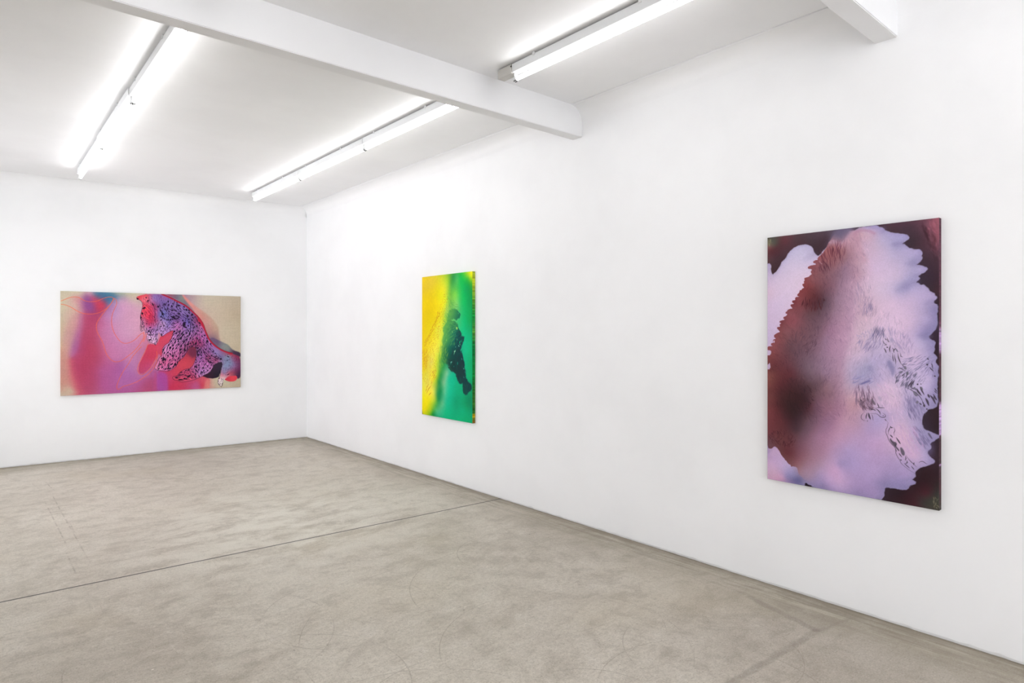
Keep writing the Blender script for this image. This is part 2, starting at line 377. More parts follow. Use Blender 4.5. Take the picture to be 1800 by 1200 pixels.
# ---------------------------------------------------------------- canvas painter
# every painting is made of pigment layers worked out on a fine grid (mm on the canvas)
class Canvas:
    def __init__(self, w, h, res, seed=1):
        self.w, self.h, self.res = w, h, res
        self.nx, self.ny = int(w / res) + 1, int(h / res) + 1
        self.X = np.linspace(0, w, self.nx, dtype=np.float32)
        self.Y = np.linspace(0, h, self.ny, dtype=np.float32)
        self.rx, self.ry = w / (self.nx - 1), h / (self.ny - 1)
        self.rgb = np.zeros((self.ny, self.nx, 3), np.float32)
        self.rng = np.random.RandomState(seed)

    def up(self, A, gx, gy):
        """bilinear upsample of a coarse grid A to the canvas grid"""
        fx = np.interp(self.X, gx, np.arange(len(gx))); fy = np.interp(self.Y, gy, np.arange(len(gy)))
        x0 = np.minimum(fx.astype(int), len(gx) - 2); y0 = np.minimum(fy.astype(int), len(gy) - 2)
        tx = (fx - x0).astype(np.float32); ty = (fy - y0).astype(np.float32)
        if A.ndim == 3: tx = tx[None, :, None]; ty = ty[:, None, None]
        else: tx = tx[None, :]; ty = ty[:, None]
        a = A[y0][:, x0] * (1 - tx) + A[y0][:, x0 + 1] * tx
        b = A[y0 + 1][:, x0] * (1 - tx) + A[y0 + 1][:, x0 + 1] * tx
        return (a * (1 - ty) + b * ty).astype(np.float32)

    def noise(self, sx, sy=None, seed=0, octv=3):
        sy = sy or sx; r = np.random.RandomState(seed); out = 0; amp = 1.0; tot = 0
        for o in range(octv):
            nx = max(3, int(self.w / sx) + 2); ny = max(3, int(self.h / sy) + 2)
            A = r.rand(ny, nx).astype(np.float32) * 2 - 1
            n = self.up_s(A); out = out + n * amp; tot += amp; amp *= .5; sx /= 2; sy /= 2
            if sx < self.res or sy < self.res: break
        return out / tot * 1.6

    def up_s(self, A):
        gx = np.linspace(0, self.w, A.shape[1]); gy = np.linspace(0, self.h, A.shape[0])
        fx = np.interp(self.X, gx, np.arange(len(gx))); fy = np.interp(self.Y, gy, np.arange(len(gy)))
        x0 = np.minimum(fx.astype(int), len(gx) - 2); y0 = np.minimum(fy.astype(int), len(gy) - 2)
        tx = fx - x0; ty = fy - y0; tx = (tx * tx * (3 - 2 * tx))[None, :]; ty = (ty * ty * (3 - 2 * ty))[:, None]
        a = A[y0][:, x0] * (1 - tx) + A[y0][:, x0 + 1] * tx
        b = A[y0 + 1][:, x0] * (1 - tx) + A[y0 + 1][:, x0 + 1] * tx
        return (a * (1 - ty) + b * ty).astype(np.float32)

    def field(self, pts, sig):
        """smooth colour wash through control points (x, y, r, g, b)"""
        P = np.array(pts, np.float32); n = P.shape[1] - 2
        gx = np.linspace(0, self.w, max(8, int(self.w / (sig * .3)))); gy = np.linspace(0, self.h, max(8, int(self.h / (sig * .3))))
        GX, GY = np.meshgrid(gx, gy)
        c = (sig * .45) ** 2
        phi = lambda ax, ay, bx, by: np.sqrt((ax[:, None] - bx[None]) ** 2 + (ay[:, None] - by[None]) ** 2 + c)
        px, py = P[:, 0].astype(float), P[:, 1].astype(float); N = len(P)
        K = phi(px, py, px, py) - np.eye(N) * sig * .25
        A = np.zeros((N + 1, N + 1)); A[:N, :N] = K; A[:N, N] = A[N, :N] = 1
        B = np.zeros((N + 1, n)); B[:N] = P[:, 2:]
        W = np.linalg.solve(A, B)
        out = phi(GX.ravel(), GY.ravel(), px, py) @ W[:N] + W[N]
        out = np.clip(out, 0, 255).reshape(GX.shape + (n,))
        return self.up(out.astype(np.float32), gx, gy)

    def sdf(self, pts, pad):
        """signed distance (inside positive) of a polygon, only computed in its box"""
        P = np.array(pts, np.float32)
        x0, y0 = P.min(0) - pad; x1, y1 = P.max(0) + pad
        i0, i1 = max(0, int(x0 / self.rx)), min(self.nx, int(x1 / self.rx) + 2)
        j0, j1 = max(0, int(y0 / self.ry)), min(self.ny, int(y1 / self.ry) + 2)
        if i1 <= i0 or j1 <= j0: return None
        X, Y = np.meshgrid(self.X[i0:i1], self.Y[j0:j1])
        if getattr(self, 'warp', None) is not None:
            X = X + self.warp[0][j0:j1, i0:i1]; Y = Y + self.warp[1][j0:j1, i0:i1]
        D = np.full(X.shape, 1e9, np.float32); ins = np.zeros(X.shape, bool)
        Q = np.roll(P, -1, 0)
        for (ax, ay), (bx, by) in zip(P, Q):
            dx, dy = bx - ax, by - ay; L = dx * dx + dy * dy + 1e-9
            t = np.clip(((X - ax) * dx + (Y - ay) * dy) / L, 0, 1)
            D = np.minimum(D, (X - ax - t * dx) ** 2 + (Y - ay - t * dy) ** 2)
            if ay != by:
                c = ((ay > Y) != (by > Y)) & (X < (bx - ax) * (Y - ay) / (by - ay) + ax)
                ins ^= c
        D = np.sqrt(D); D[~ins] *= -1
        return (slice(j0, j1), slice(i0, i1)), D

    def poly(self, pts, col, soft=2, alpha=1.0, wob=0, wobs=20, seed=0, rim=None, smooth=0, clip=None, clips=40, mul=False):
        if smooth: pts = chaikin(pts, smooth)
        if wob: self.warp = (self.noise(wobs, seed=seed, octv=3) * wob, self.noise(wobs, seed=seed + 7, octv=3) * wob)
        r = self.sdf(pts, soft * 2 + 4); self.warp = None
        if r is None: return
        sl, D = r
        m = np.clip(D / soft * .5 + .5, 0, 1); m = m * m * (3 - 2 * m) * alpha
        if clip is not None:
            q = self.sdf(clip, 1e5)[1][sl]; q = np.clip(q / clips * .5 + .5, 0, 1); m = m * q * q * (3 - 2 * q)
        C = col[sl] if isinstance(col, np.ndarray) else np.array(col, np.float32)
        if rim:
            rc, rw, ra = rim
            k = (np.exp(-np.maximum(D, 0) / rw) * ra)[..., None]
            C = C * (1 - k) + np.array(rc, np.float32) * k
        if mul: C = self.rgb[sl] * C / 255.
        self.rgb[sl] = self.rgb[sl] * (1 - m[..., None]) + C * m[..., None]

    def blob(self, x, y, rx, ry, ang, col, alpha):
        c, s = math.cos(math.radians(ang)), math.sin(math.radians(ang))
        X, Y = np.meshgrid(self.X - x, self.Y - y)
        d = ((X * c + Y * s) / rx) ** 2 + ((-X * s + Y * c) / ry) ** 2
        m = (np.exp(-d * 1.5) * alpha)[..., None]
        self.rgb = self.rgb * (1 - m) + np.array(col, np.float32) * m

    def line(self, pts, w, col, alpha=1.0, soft=1.0, taper=False):
        """brush line, round ends; w = full width in mm"""
        if len(pts) > 3: pts = chaikin(pts, 2, False)
        P = np.array(pts, np.float32); n = len(P) - 1
        pad = w + soft + 1; x0, y0 = P.min(0) - pad; x1, y1 = P.max(0) + pad
        i0, i1 = max(0, int(x0 / self.rx)), min(self.nx, int(x1 / self.rx) + 2)
        j0, j1 = max(0, int(y0 / self.ry)), min(self.ny, int(y1 / self.ry) + 2)
        if i1 <= i0 or j1 <= j0: return
        X, Y = np.meshgrid(self.X[i0:i1], self.Y[j0:j1]); M = np.zeros(X.shape, np.float32)
        for k in range(n):
            ax, ay = P[k]; bx, by = P[k + 1]; dx, dy = bx - ax, by - ay
            t = np.clip(((X - ax) * dx + (Y - ay) * dy) / (dx * dx + dy * dy + 1e-6), 0, 1)
            D = np.hypot(X - ax - t * dx, Y - ay - t * dy)
            hw = w / 2
            if taper:
                s = (k + t) / n; hw = hw * (1 - np.abs(2 * s - 1) ** 2.2 * .85)
            M = np.maximum(M, np.clip((hw - D) / soft + .5, 0, 1))
        M = (M * alpha)[..., None]
        self.rgb[j0:j1, i0:i1] = self.rgb[j0:j1, i0:i1] * (1 - M) + np.array(col, np.float32) * M

    def marks(self, region, dirs, n, ln, wd, cols, alpha=(1, 1), sig=120, curl=.3, seed=3, gap=0, rel=None, soft=None, rad=0):
        """brush marks scattered in a region, following a field of directions (x, y, degrees)"""
        r = np.random.RandomState(seed); R = np.array(region, np.float32); D = np.array(dirs, np.float32)
        lo, hi = R.min(0), R.max(0); placed = []; tries = 0; k = 0
        while k < n and tries < n * 40:
            tries += 1
            x, y = lo + r.rand(2) * (hi - lo)
            if not inside(R, x, y): continue
            if gap and placed:
                q = np.array(placed); 
                if (((q[:, 0] - x) ** 2 + (q[:, 1] - y) ** 2) < gap * gap).any(): continue
            placed.append((x, y)); k += 1
            L = r.uniform(*ln); W = r.uniform(*wd); a = r.uniform(*alpha); P = []; cx, cy = x, y
            b = r.normal(0, curl * .35); kr = r.normal(0, curl)
            for s in range(5):
                wgt = np.exp(-((D[:, 0] - cx) ** 2 + (D[:, 1] - cy) ** 2) / (2 * sig * sig)) + 1e-9
                th = np.radians(D[:, 2]) * 2
                an = .5 * math.atan2((wgt * np.sin(th)).sum(), (wgt * np.cos(th)).sum()) + b + kr * (s / 4 - .5)
                P.append((cx, cy)); cx += math.cos(an) * L / 4; cy += math.sin(an) * L / 4
            P = [(px - (P[-1][0] - x) / 2, py - (P[-1][1] - y) / 2) for px, py in P]
            if rel is not None:
                i = min(self.nx - 1, max(0, int(x / self.rx))); j = min(self.ny - 1, max(0, int(y / self.ry)))
                c = self.rgb[j, i] * np.array(rel)
            else: c = cols[r.randint(len(cols))]
            self.line(P, W, c, a, soft or max(self.res, W * .4), True)


def inside(R, x, y):
    Q = np.roll(R, -1, 0); c = False
    a = (R[:, 1] > y) != (Q[:, 1] > y)
    xs = (Q[:, 0] - R[:, 0]) * (y - R[:, 1]) / (Q[:, 1] - R[:, 1] + 1e-9) + R[:, 0]
    return bool((a & (x < xs)).sum() % 2)


def chaikin(pts, n, closed=True):
    P = np.array(pts, float)
    for _ in range(n):
        Q = np.roll(P, -1, 0)
        N = np.empty((len(P) * 2, P.shape[1])); N[0::2] = P * .75 + Q * .25; N[1::2] = P * .25 + Q * .75
        if not closed: N = np.vstack([P[:1], N[1:-3], P[-1:]])
        P = N
    return P

# pigment layers, all coordinates in mm on the canvas from its top left corner
PAINT = {
 'P1': [
  ('ground',{'f':('F',((4,5,198,180,150),(3,291,200,182,152),(5,529,202,172,144),(6,832,205,140,126),(4,1228,200,176,148),(37,52,205,190,158),(189,23,207,188,160),(99,27,206,190,160),(55,203,207,188,156),(37,345,202,184,150),(28,486,202,170,138),(144,85,214,146,144),(189,95,214,130,140),(162,156,214,160,158),(99,114,212,170,155),(72,398,208,166,150),(126,288,214,162,156),(162,244,214,158,150),(36,616,206,160,136),(45,779,208,142,130),(63,671,210,150,132),(45,942,208,130,124),(80,889,214,120,122),(35,1105,208,140,122),(97,1173,206,172,142),(18,1212,206,178,152),(98,1075,212,120,112),(280,41,206,134,162),(308,18,212,150,170),(262,86,146,84,150),(234,154,188,96,142),(280,130,150,64,140),(308,196,142,60,132),(271,197,170,70,140),(317,206,142,58,128),(354,94,212,80,110),(364,149,226,56,90),(401,170,210,52,84),(429,125,170,50,90),(420,69,110,90,150),(382,37,50,106,150),(354,16,90,130,160),(467,22,66,128,160),(429,1,90,130,150),(534,42,84,128,158),(611,38,140,156,158),(563,6,170,170,150),(477,123,86,118,160),(505,88,80,110,160),(670,36,190,176,156),(769,32,204,186,158),(769,101,206,170,168),(650,71,176,140,175),(143,419,206,116,144),(179,441,198,94,150),(198,342,200,104,156),(170,507,180,78,154),(134,671,166,78,156),(107,726,186,100,150),(161,727,178,74,140),(161,617,166,74,150),(98,835,210,90,110),(234,286,194,74,128),(234,341,192,68,118),(280,285,188,66,118),(234,507,192,60,98),(307,451,202,66,106),(289,374,194,62,108),(261,673,198,48,84),(233,783,196,50,88),(197,617,186,60,116),(143,836,190,60,98),(125,912,196,58,96),(233,893,192,48,84),(325,841,196,60,98),(326,674,202,60,96),(188,1057,204,60,92),(151,1122,226,96,110),(133,1055,218,80,98),(169,1199,222,100,108),(233,1148,196,66,108),(325,1119,190,68,114),(400,955,190,76,140),(372,797,194,62,108),(418,1124,190,74,144),(514,1072,186,80,150),(475,1183,186,76,146),(372,618,192,70,114),(354,339,184,58,108),(391,316,196,66,104),(392,238,176,52,96),(420,215,160,60,110),(419,394,200,80,130),(354,261,180,56,110),(514,902,190,80,148),(467,281,180,118,178),(438,315,186,100,160),(457,450,202,110,166),(476,619,207,104,160),(562,733,207,108,164),(533,789,205,104,160),(515,167,150,116,182),(486,213,150,110,176),(553,120,172,136,185),(611,164,202,136,186),(611,95,190,150,180),(660,277,212,142,182),(759,217,216,152,182),(709,161,208,150,184),(611,449,207,132,182),(534,415,206,122,174),(709,505,212,142,187),(789,389,218,146,180),(659,677,207,122,176),(758,644,208,122,168),(610,848,184,88,156),(689,965,180,92,172),(630,940,180,86,162),(610,1076,186,86,166),(758,909,198,122,178),(788,829,204,124,170),(788,1084,190,90,162),(659,1193,184,78,152),(708,1057,182,84,162),(758,1198,188,76,142),(685,822,206,116,170),(744,741,210,122,165),(780,686,210,118,160),(864,687,207,112,150),(840,575,214,120,160),(685,960,184,100,172),(744,1003,184,96,168),(780,313,222,150,184),(792,478,220,146,180),(686,108,205,160,176),(733,52,206,184,160),(757,161,214,158,178),(828,1104,186,74,140),(684,1179,186,84,156),(876,1176,190,66,120),(950,1109,190,64,116),(925,1206,194,62,110),(999,1055,176,70,150),(1049,1114,172,68,160),(1049,1199,176,72,160),(1099,1088,178,68,150),(1150,1118,206,60,100),(1150,1204,206,52,88),(1239,1194,204,56,94),(1304,1169,207,58,94),(1383,1173,202,64,106),(1436,1161,198,72,124),(1489,1178,200,74,120),(1530,1180,214,70,90),(1570,1138,216,96,108),(1598,1183,224,130,124),(1436,1058,214,60,86),(1176,-23,150,100,150),(1708,102,206,186,158),(1848,247,200,178,148),(1919,548,200,180,150),(1848,97,200,180,152),(1571,77,206,190,162),(1777,473,204,186,156),(1962,245,190,168,138),(1977,700,196,176,144),(1848,638,202,184,152),(1977,62,196,176,148),(1708,1189,202,184,152),(1680,1113,200,180,148),(1848,1226,200,180,150),(1977,1202,194,172,140)),62)}),
  ('poly',{'pts':((235,54),(262,33),(299,68),(345,133),(352,216),(312,262),(253,244),(221,176)),'col':(146,64,142),'soft':60,'alpha':0.75,'smooth':2}),
  ('poly',{'pts':((308,68),(345,52),(401,64),(443,124),(448,197),(401,240),(354,228),(350,139)),'col':(222,50,84),'soft':60,'alpha':0.8,'smooth':2}),
  ('poly',{'pts':((331,6),(477,8),(573,40),(553,98),(486,128),(420,89),(354,66)),'col':(52,112,152),'soft':60,'alpha':0.7,'smooth':2}),
  ('poly',{'pts':((221,253),(354,239),(373,417),(344,618),(353,841),(334,1276),(174,1266),(133,1088),(105,977),(93,889),(91,824),(156,759),(193,661),(199,573),(216,397)),'col':(194,56,98),'soft':70,'alpha':0.55,'smooth':2}),
  ('poly',{'pts':((219,264),(262,263),(252,507),(234,661),(188,837),(192,1057),(205,1268),(174,1266),(133,1088),(105,977),(92,889),(89,813),(143,759),(188,617),(205,452)),'col':(196,58,100),'soft':26,'alpha':0.5,'smooth':2}),
  ('poly',{'pts':((189,276),(221,275),(220,419),(199,573),(179,683),(134,770),(89,775),(98,715),(134,617),(157,507),(180,397)),'col':(188,92,146),'soft':34,'alpha':0.45,'smooth':2}),
  ('poly',{'pts':((8,713),(36,616),(54,486),(99,333),(144,266),(180,287),(166,419),(134,529),(98,660),(85,791),(98,922),(133,1066),(156,1155),(80,1172),(18,1115)),'col':(214,146,134),'soft':34,'alpha':0.5,'smooth':2}),
  ('poly',{'pts':((18,1104),(97,1152),(160,1177),(174,1222),(18,1223)),'col':(204,176,150),'soft':40,'alpha':0.6,'smooth':2}),
  ('poly',{'pts':((13,31),(82,28),(99,60),(55,94),(12,107)),'col':(206,190,158),'soft':40,'alpha':0.6,'smooth':2}),
  ('poly',{'pts':((166,287),(211,275),(211,419),(179,573),(143,770),(89,769),(134,617),(161,452)),'col':(186,90,146),'soft':70,'alpha':0.35,'smooth':2}),
  ('poly',{'pts':((99,180),(189,232),(171,375),(134,529),(72,660),(18,724),(19,453),(46,312)),'col':(212,160,145),'soft':110,'alpha':0.5,'smooth':2}),
  ('line',{'pts':((98,835),(107,944),(133,1077),(178,1200)),'w':60,'col':(226,92,108),'alpha':0.5,'soft':60}),
  ('line',{'pts':((18,724),(45,888),(36,1051),(18,1158)),'w':60,'col':(208,136,118),'alpha':0.5,'soft':80}),
  ('poly',{'pts':((539,70),(477,179),(391,311),(354,400),(363,484),(419,607),(447,720),(495,813),(552,852),(620,837),(738,736),(834,621),(768,575),(660,626),(562,540),(514,404),(513,302),(563,126)),'col':(206,116,172),'soft':22,'alpha':0.45,'smooth':2}),
  ('poly',{'pts':((553,75),(572,131),(524,246),(514,359),(562,540),(660,620),(829,517),(814,273),(789,158),(670,70)),'col':(216,148,184),'soft':60,'alpha':0.35,'smooth':2}),
  ('poly',{'pts':((829,668),(738,782),(644,952),(566,1142),(591,1189),(758,1117),(828,1074),(901,1023),(999,815),(925,688)),'col':(182,98,172),'soft':22,'alpha':0.4,'smooth':2}),
  ('poly',{'pts':((877,492),(926,632),(877,743),(792,908),(792,1005),(852,1049),(925,996),(888,1050),(804,1061),(744,934),(828,742)),'col':(206,104,150),'soft':40,'alpha':0.5,'smooth':2}),
  ('tone',{'sat':0.87}),
  ('poly',{'pts':((1279,-2),(1308,1),(1352,52),(1411,114),(1477,169),(1552,216),(1659,312),(1720,403),(1736,461),(1736,544),(1755,610),(1705,652),(1620,585),(1582,503),(1552,380),(1477,267),(1367,148),(1308,78)),'col':('F',((1337,36,238,136,126),(1403,106,232,140,128),(1485,177,214,146,132),(1552,232,200,150,132),(1628,280,196,154,134),(1697,378,190,158,134),(1515,282,216,134,124),(1575,363,204,140,134),(1666,461,190,146,130),(1728,461,186,150,130),(1628,503,176,122,124),(1728,577,168,128,124),(1666,585,118,90,118),(1440,219,212,140,140)),30),'soft':16,'alpha':0.9,'smooth':1}),
  ('poly',{'pts':((1108,-2),(1287,-3),(1316,53),(1352,100),(1411,179),(1440,227),(1389,196),(1308,118),(1222,65),(1151,28)),'col':('F',((1179,19,140,92,110),(1236,40,112,108,128),(1287,54,132,140,132),(1330,109,112,108,128),(1389,164,150,110,130),(1122,9,150,60,80)),24),'soft':12,'alpha':0.95}),
  ('poly',{'pts':((1613,581),(1651,556),(1689,573),(1744,602),(1798,631),(1853,657),(1885,699),(1917,733),(2017,769),(2017,837),(1901,783),(1782,748),(1705,697),(1643,638)),'col':('F',((1659,581,112,84,118),(1728,639,104,84,116),(1782,664,128,132,136),(1837,690,132,140,132),(1869,732,120,120,130),(1917,758,70,50,75),(1981,793,56,38,64)),26),'soft':9,'alpha':0.95,'smooth':1}),
  ('poly',{'pts':((901,632),(877,729),(828,826),(798,936),(804,1005),(864,1008),(944,912),(993,815),(1037,746),(1062,916),(999,1027),(1124,1260),(1611,1265),(1632,1140),(1598,1080),(1476,987),(1476,694),(1240,447),(1049,519),(1000,646)),'col':('F',((925,688,214,60,92),(1049,633,216,58,84),(1176,548,210,62,92),(864,910,200,62,104),(840,979,196,66,108),(950,814,206,56,88),(1049,831,206,66,110),(999,886,196,76,124),(1304,923,216,64,84),(1410,752,140,44,72),(1370,838,208,60,80),(1304,1039,212,60,88),(1175,1048,208,58,92),(1049,1057,180,66,144),(1049,1199,176,70,156),(999,970,190,70,130),(1150,1204,208,48,84),(1304,1212,206,54,90),(1423,1189,196,72,124),(1476,1221,196,76,124),(1570,1138,220,90,104),(1598,1228,224,126,122),(1530,1195,214,60,84),(1125,975,206,60,96)),24),'smooth':1,'soft':6,'alpha':1,'wob':3,'wobs':60}),
  ('poly',{'pts':((993,632),(1189,476),(1189,548),(1049,703),(975,913),(901,995),(987,871),(1006,745)),'col':(218,70,104),'soft':10,'alpha':0.5}),
  ('poly',{'pts':((997,991),(1114,1010),(1124,1117),(1132,1260),(1001,1253)),'col':(172,70,158),'soft':16,'alpha':0.75,'smooth':2}),
  ('poly',{'pts':((968,990),(1002,992),(1001,1253),(962,1250)),'col':(196,70,120),'soft':14,'alpha':0.5,'smooth':2}),
  ('poly',{'pts':((1423,1138),(1496,1134),(1503,1281),(1416,1276)),'col':(192,84,140),'soft':22,'alpha':0.5,'smooth':2}),
  ('poly',{'pts':((1570,1108),(1632,1126),(1611,1243),(1595,1286),(1550,1284)),'col':(224,132,124),'soft':18,'alpha':0.6,'smooth':2}),
  ('poly',{'pts':((1628,886),(1728,863),(1790,865),(1802,932),(1767,981),(1751,1031),(1736,1084),(1705,1099),(1658,1106),(1590,1095),(1529,1067),(1507,1022),(1613,976)),'col':('F',((1705,946,58,42,62),(1590,1074,60,30,48),(1705,1062,46,34,50)),20),'soft':5}),
  ('poly',{'pts':((1901,1002),(2013,955),(2015,1040),(2009,1108),(1973,1128),(1949,1080)),'col':(74,38,70),'soft':8,'smooth':1}),
  ('poly',{'pts':((1798,1120),(1845,1084),(1901,1074),(1957,1076),(1973,1119),(1941,1154),(1885,1160),(1837,1147)),'col':('F',((1822,1117,214,50,74),(1901,1120,236,62,78)),20),'soft':4,'smooth':1}),
  ('poly',{'pts':((776,58),(790,39),(813,28),(860,10),(956,3),(1052,0),(1122,29),(1186,62),(1265,107),(1337,145),(1403,208),(1477,283),(1522,352),(1552,429),(1582,511),(1620,601),(1666,651),(1697,689),(1767,735),(1869,773),(1917,784),(2015,824),(2015,1040),(1981,1073),(1901,1082),(1845,1089),(1806,1125),(1790,1153),(1767,1225),(1724,1183),(1722,1133),(1751,1072),(1768,981),(1784,890),(1743,885),(1674,920),(1651,981),(1613,1027),(1560,1056),(1529,1071),(1477,1094),(1410,1123),(1330,1134),(1271,1135),(1235,1109),(1207,1110),(1178,1083),(1185,1056),(1221,1060),(1257,1020),(1293,985),(1337,968),(1388,964),(1432,905),(1456,816),(1464,727),(1447,690),(1410,671),(1366,709),(1330,773),(1301,825),(1250,852),(1225,923),(1178,969),(1122,991),(1066,979),(1010,973),(969,948),(996,885),(1031,807),(1066,788),(1059,705),(1094,650),(1150,615),(1179,532),(1182,528),(1193,480),(1189,460),(1122,492),(1080,528),(1059,546),(1031,497),(1021,481),(1010,567),(996,657),(962,626),(921,614),(897,592),(884,520),(870,458),(850,458),(826,486),(816,420),(826,358),(815,289),(840,180),(847,141),(827,91),(786,75)),'col':('F',((806,53,232,60,76),(887,39,236,76,90),(854,79,236,110,130),(894,155,236,60,88),(901,310,226,52,88),(901,232,232,54,86),(942,270,222,50,88),(976,152,170,62,112),(962,348,190,54,96),(907,388,196,60,110),(956,98,170,100,160),(997,58,146,108,182),(969,35,140,110,182),(1025,25,136,90,160),(1080,31,146,92,160),(1045,111,124,94,168),(1066,228,116,110,188),(1038,276,112,106,186),(1151,226,128,90,164),(1122,401,154,124,204),(1080,386,200,150,205),(1150,353,130,100,180),(935,505,216,150,216),(907,466,206,140,210),(962,583,228,176,218),(976,450,166,110,182),(840,358,196,120,165),(833,451,214,150,170),(1010,402,170,110,170),(1258,143,134,104,178),(1330,206,136,110,180),(1294,223,142,106,182),(1207,169,132,100,170),(1403,301,116,78,138),(1477,348,160,60,110),(1258,424,192,102,172),(1222,384,180,100,170),(1366,382,126,96,186),(1345,350,110,90,180),(1440,422,150,100,172),(1222,304,120,80,150),(1330,544,184,112,184),(1257,544,180,110,180),(1403,625,192,66,116),(1440,584,180,70,130),(1500,585,180,68,140),(1552,503,176,96,166),(1515,462,190,100,170),(1366,463,152,112,194),(1590,626,176,100,176),(1515,658,150,60,110),(1294,572,182,116,186),(1221,579,190,116,186),(1186,611,202,116,186),(1366,596,170,100,170),(1150,730,218,126,192),(1257,708,192,100,162),(1315,725,150,70,120),(1115,848,216,96,150),(1080,887,214,90,144),(1186,874,222,100,160),(1150,929,222,112,170),(1024,909,218,112,164),(1003,948,226,130,176),(1080,950,212,100,170),(1122,769,222,120,184),(1477,735,148,90,160),(1537,818,168,96,172),(1492,858,180,100,176),(1590,737,160,90,160),(1552,941,196,112,184),(1499,956,190,110,180),(1628,861,150,84,136),(1605,828,170,60,110),(1613,927,186,100,176),(1330,1031,212,70,114),(1366,1000,206,70,114),(1264,1077,206,66,104),(1221,1083,214,60,90),(1440,1084,200,66,108),(1440,1019,190,90,150),(1514,1022,176,120,192),(1705,780,150,130,194),(1666,730,150,110,180),(1743,822,116,92,144),(1705,855,180,70,120),(1822,866,136,142,180),(1806,949,134,144,182),(1901,910,130,128,172),(1861,808,136,142,174),(1861,993,144,120,162),(1941,869,150,70,116),(1965,996,126,50,94),(1997,870,120,50,90),(1933,953,140,100,150),(1869,1052,206,84,104),(1775,1065,216,120,140),(1806,1033,150,130,176),(1759,1139,232,214,212),(1743,1188,225,208,205),(1790,1116,228,200,205),(1901,1036,170,70,100),(1981,1056,76,40,72),(1869,783,190,40,60)),22),'smooth':1,'soft':5,'wob':5,'wobs':26,'seed':21}),
  ('poly',{'pts':((1388,685),(1447,694),(1462,735),(1455,808),(1410,823),(1352,765)),'col':(116,44,74),'soft':22,'alpha':0.8}),
  ('line',{'pts':((1059,2),(1122,29),(1179,58),(1236,90),(1294,117),(1352,158),(1411,216),(1470,275),(1515,335),(1545,396),(1560,454),(1582,511),(1613,585),(1659,643),(1705,685),(1767,729),(1837,759),(1901,777)),'w':20,'col':(190,32,54),'alpha':0.95,'soft':6}),
  ('line',{'pts':((1485,316),(1522,380),(1545,429)),'w':26,'col':(196,34,58),'alpha':0.9,'soft':6}),
  ('line',{'pts':((1052,2),(1122,23),(1179,50),(1236,82),(1294,109),(1352,150),(1411,207),(1470,267),(1515,327),(1552,380),(1571,454),(1590,503),(1620,577),(1666,635),(1713,679),(1775,723),(1845,754),(1901,771)),'w':4,'col':(70,30,44),'alpha':0.6,'soft':4}),
  ('marks',{'region':((1024,151),(1122,92),(1222,97),(1337,165),(1411,236),(1500,348),(1545,462),(1613,626),(1666,668),(1666,697),(1575,778),(1477,800),(1462,719),(1425,661),(1366,693),(1323,636),(1179,579),(1179,544),(1207,464),(1193,353),(1038,355)),'dirs':((887,77,81),(894,194,53),(874,311,43),(969,192,63),(942,349,99),(1045,71,77),(1066,244,63),(1045,308,108),(1151,147,126),(1151,266,32),(1150,337,72),(1258,143,62),(1236,224,32),(1330,222,47),(1403,260,52),(1308,383,72),(1222,424,147),(1236,344,157),(1294,480,117),(1366,503,108),(1425,560,123),(1500,585,81),(1477,413,62),(1552,527,67),(1590,610,76),(928,567,33),(962,606,117),(976,465,108),(1108,465,147),(833,350,86),(1221,611,122),(1150,690,113),(1221,731,118),(1115,848,108),(1045,926,103),(1122,944,171),(1186,866,113),(1293,692,99),(1330,652,118),(1477,678,90),(1500,776,72),(1530,859,62),(1477,939,109),(1552,925,139),(1613,943,123),(1628,820,38),(1705,797,38),(1605,696,62),(1837,833,62),(1806,999,62),(1869,1035,140),(1330,1031,138),(1264,1093,171),(1403,1050,63),(1440,986,72),(1759,1148,62),(1351,1097,24)),'n':110,'ln':(30,80),'wd':(8,18),'cols':None,'rel':(1.14,1.2,1.12),'alpha':(0.3,0.7),'sig':60,'curl':0.7,'seed':60,'gap':18}),
  ('marks',{'region':((1024,151),(1122,92),(1222,97),(1337,165),(1411,236),(1500,348),(1545,462),(1613,626),(1666,668),(1666,697),(1575,778),(1477,800),(1462,719),(1425,661),(1366,693),(1323,636),(1179,579),(1179,544),(1207,464),(1193,353),(1038,355)),'dirs':((887,77,81),(894,194,53),(874,311,43),(969,192,63),(942,349,99),(1045,71,77),(1066,244,63),(1045,308,108),(1151,147,126),(1151,266,32),(1150,337,72),(1258,143,62),(1236,224,32),(1330,222,47),(1403,260,52),(1308,383,72),(1222,424,147),(1236,344,157),(1294,480,117),(1366,503,108),(1425,560,123),(1500,585,81),(1477,413,62),(1552,527,67),(1590,610,76),(928,567,33),(962,606,117),(976,465,108),(1108,465,147),(833,350,86),(1221,611,122),(1150,690,113),(1221,731,118),(1115,848,108),(1045,926,103),(1122,944,171),(1186,866,113),(1293,692,99),(1330,652,118),(1477,678,90),(1500,776,72),(1530,859,62),(1477,939,109),(1552,925,139),(1613,943,123),(1628,820,38),(1705,797,38),(1605,696,62),(1837,833,62),(1806,999,62),(1869,1035,140),(1330,1031,138),(1264,1093,171),(1403,1050,63),(1440,986,72),(1759,1148,62),(1351,1097,24)),'n':80,'ln':(30,70),'wd':(8,18),'cols':None,'rel':(0.84,0.76,0.84),'alpha':(0.3,0.7),'sig':60,'curl':0.7,'seed':70,'gap':22}),
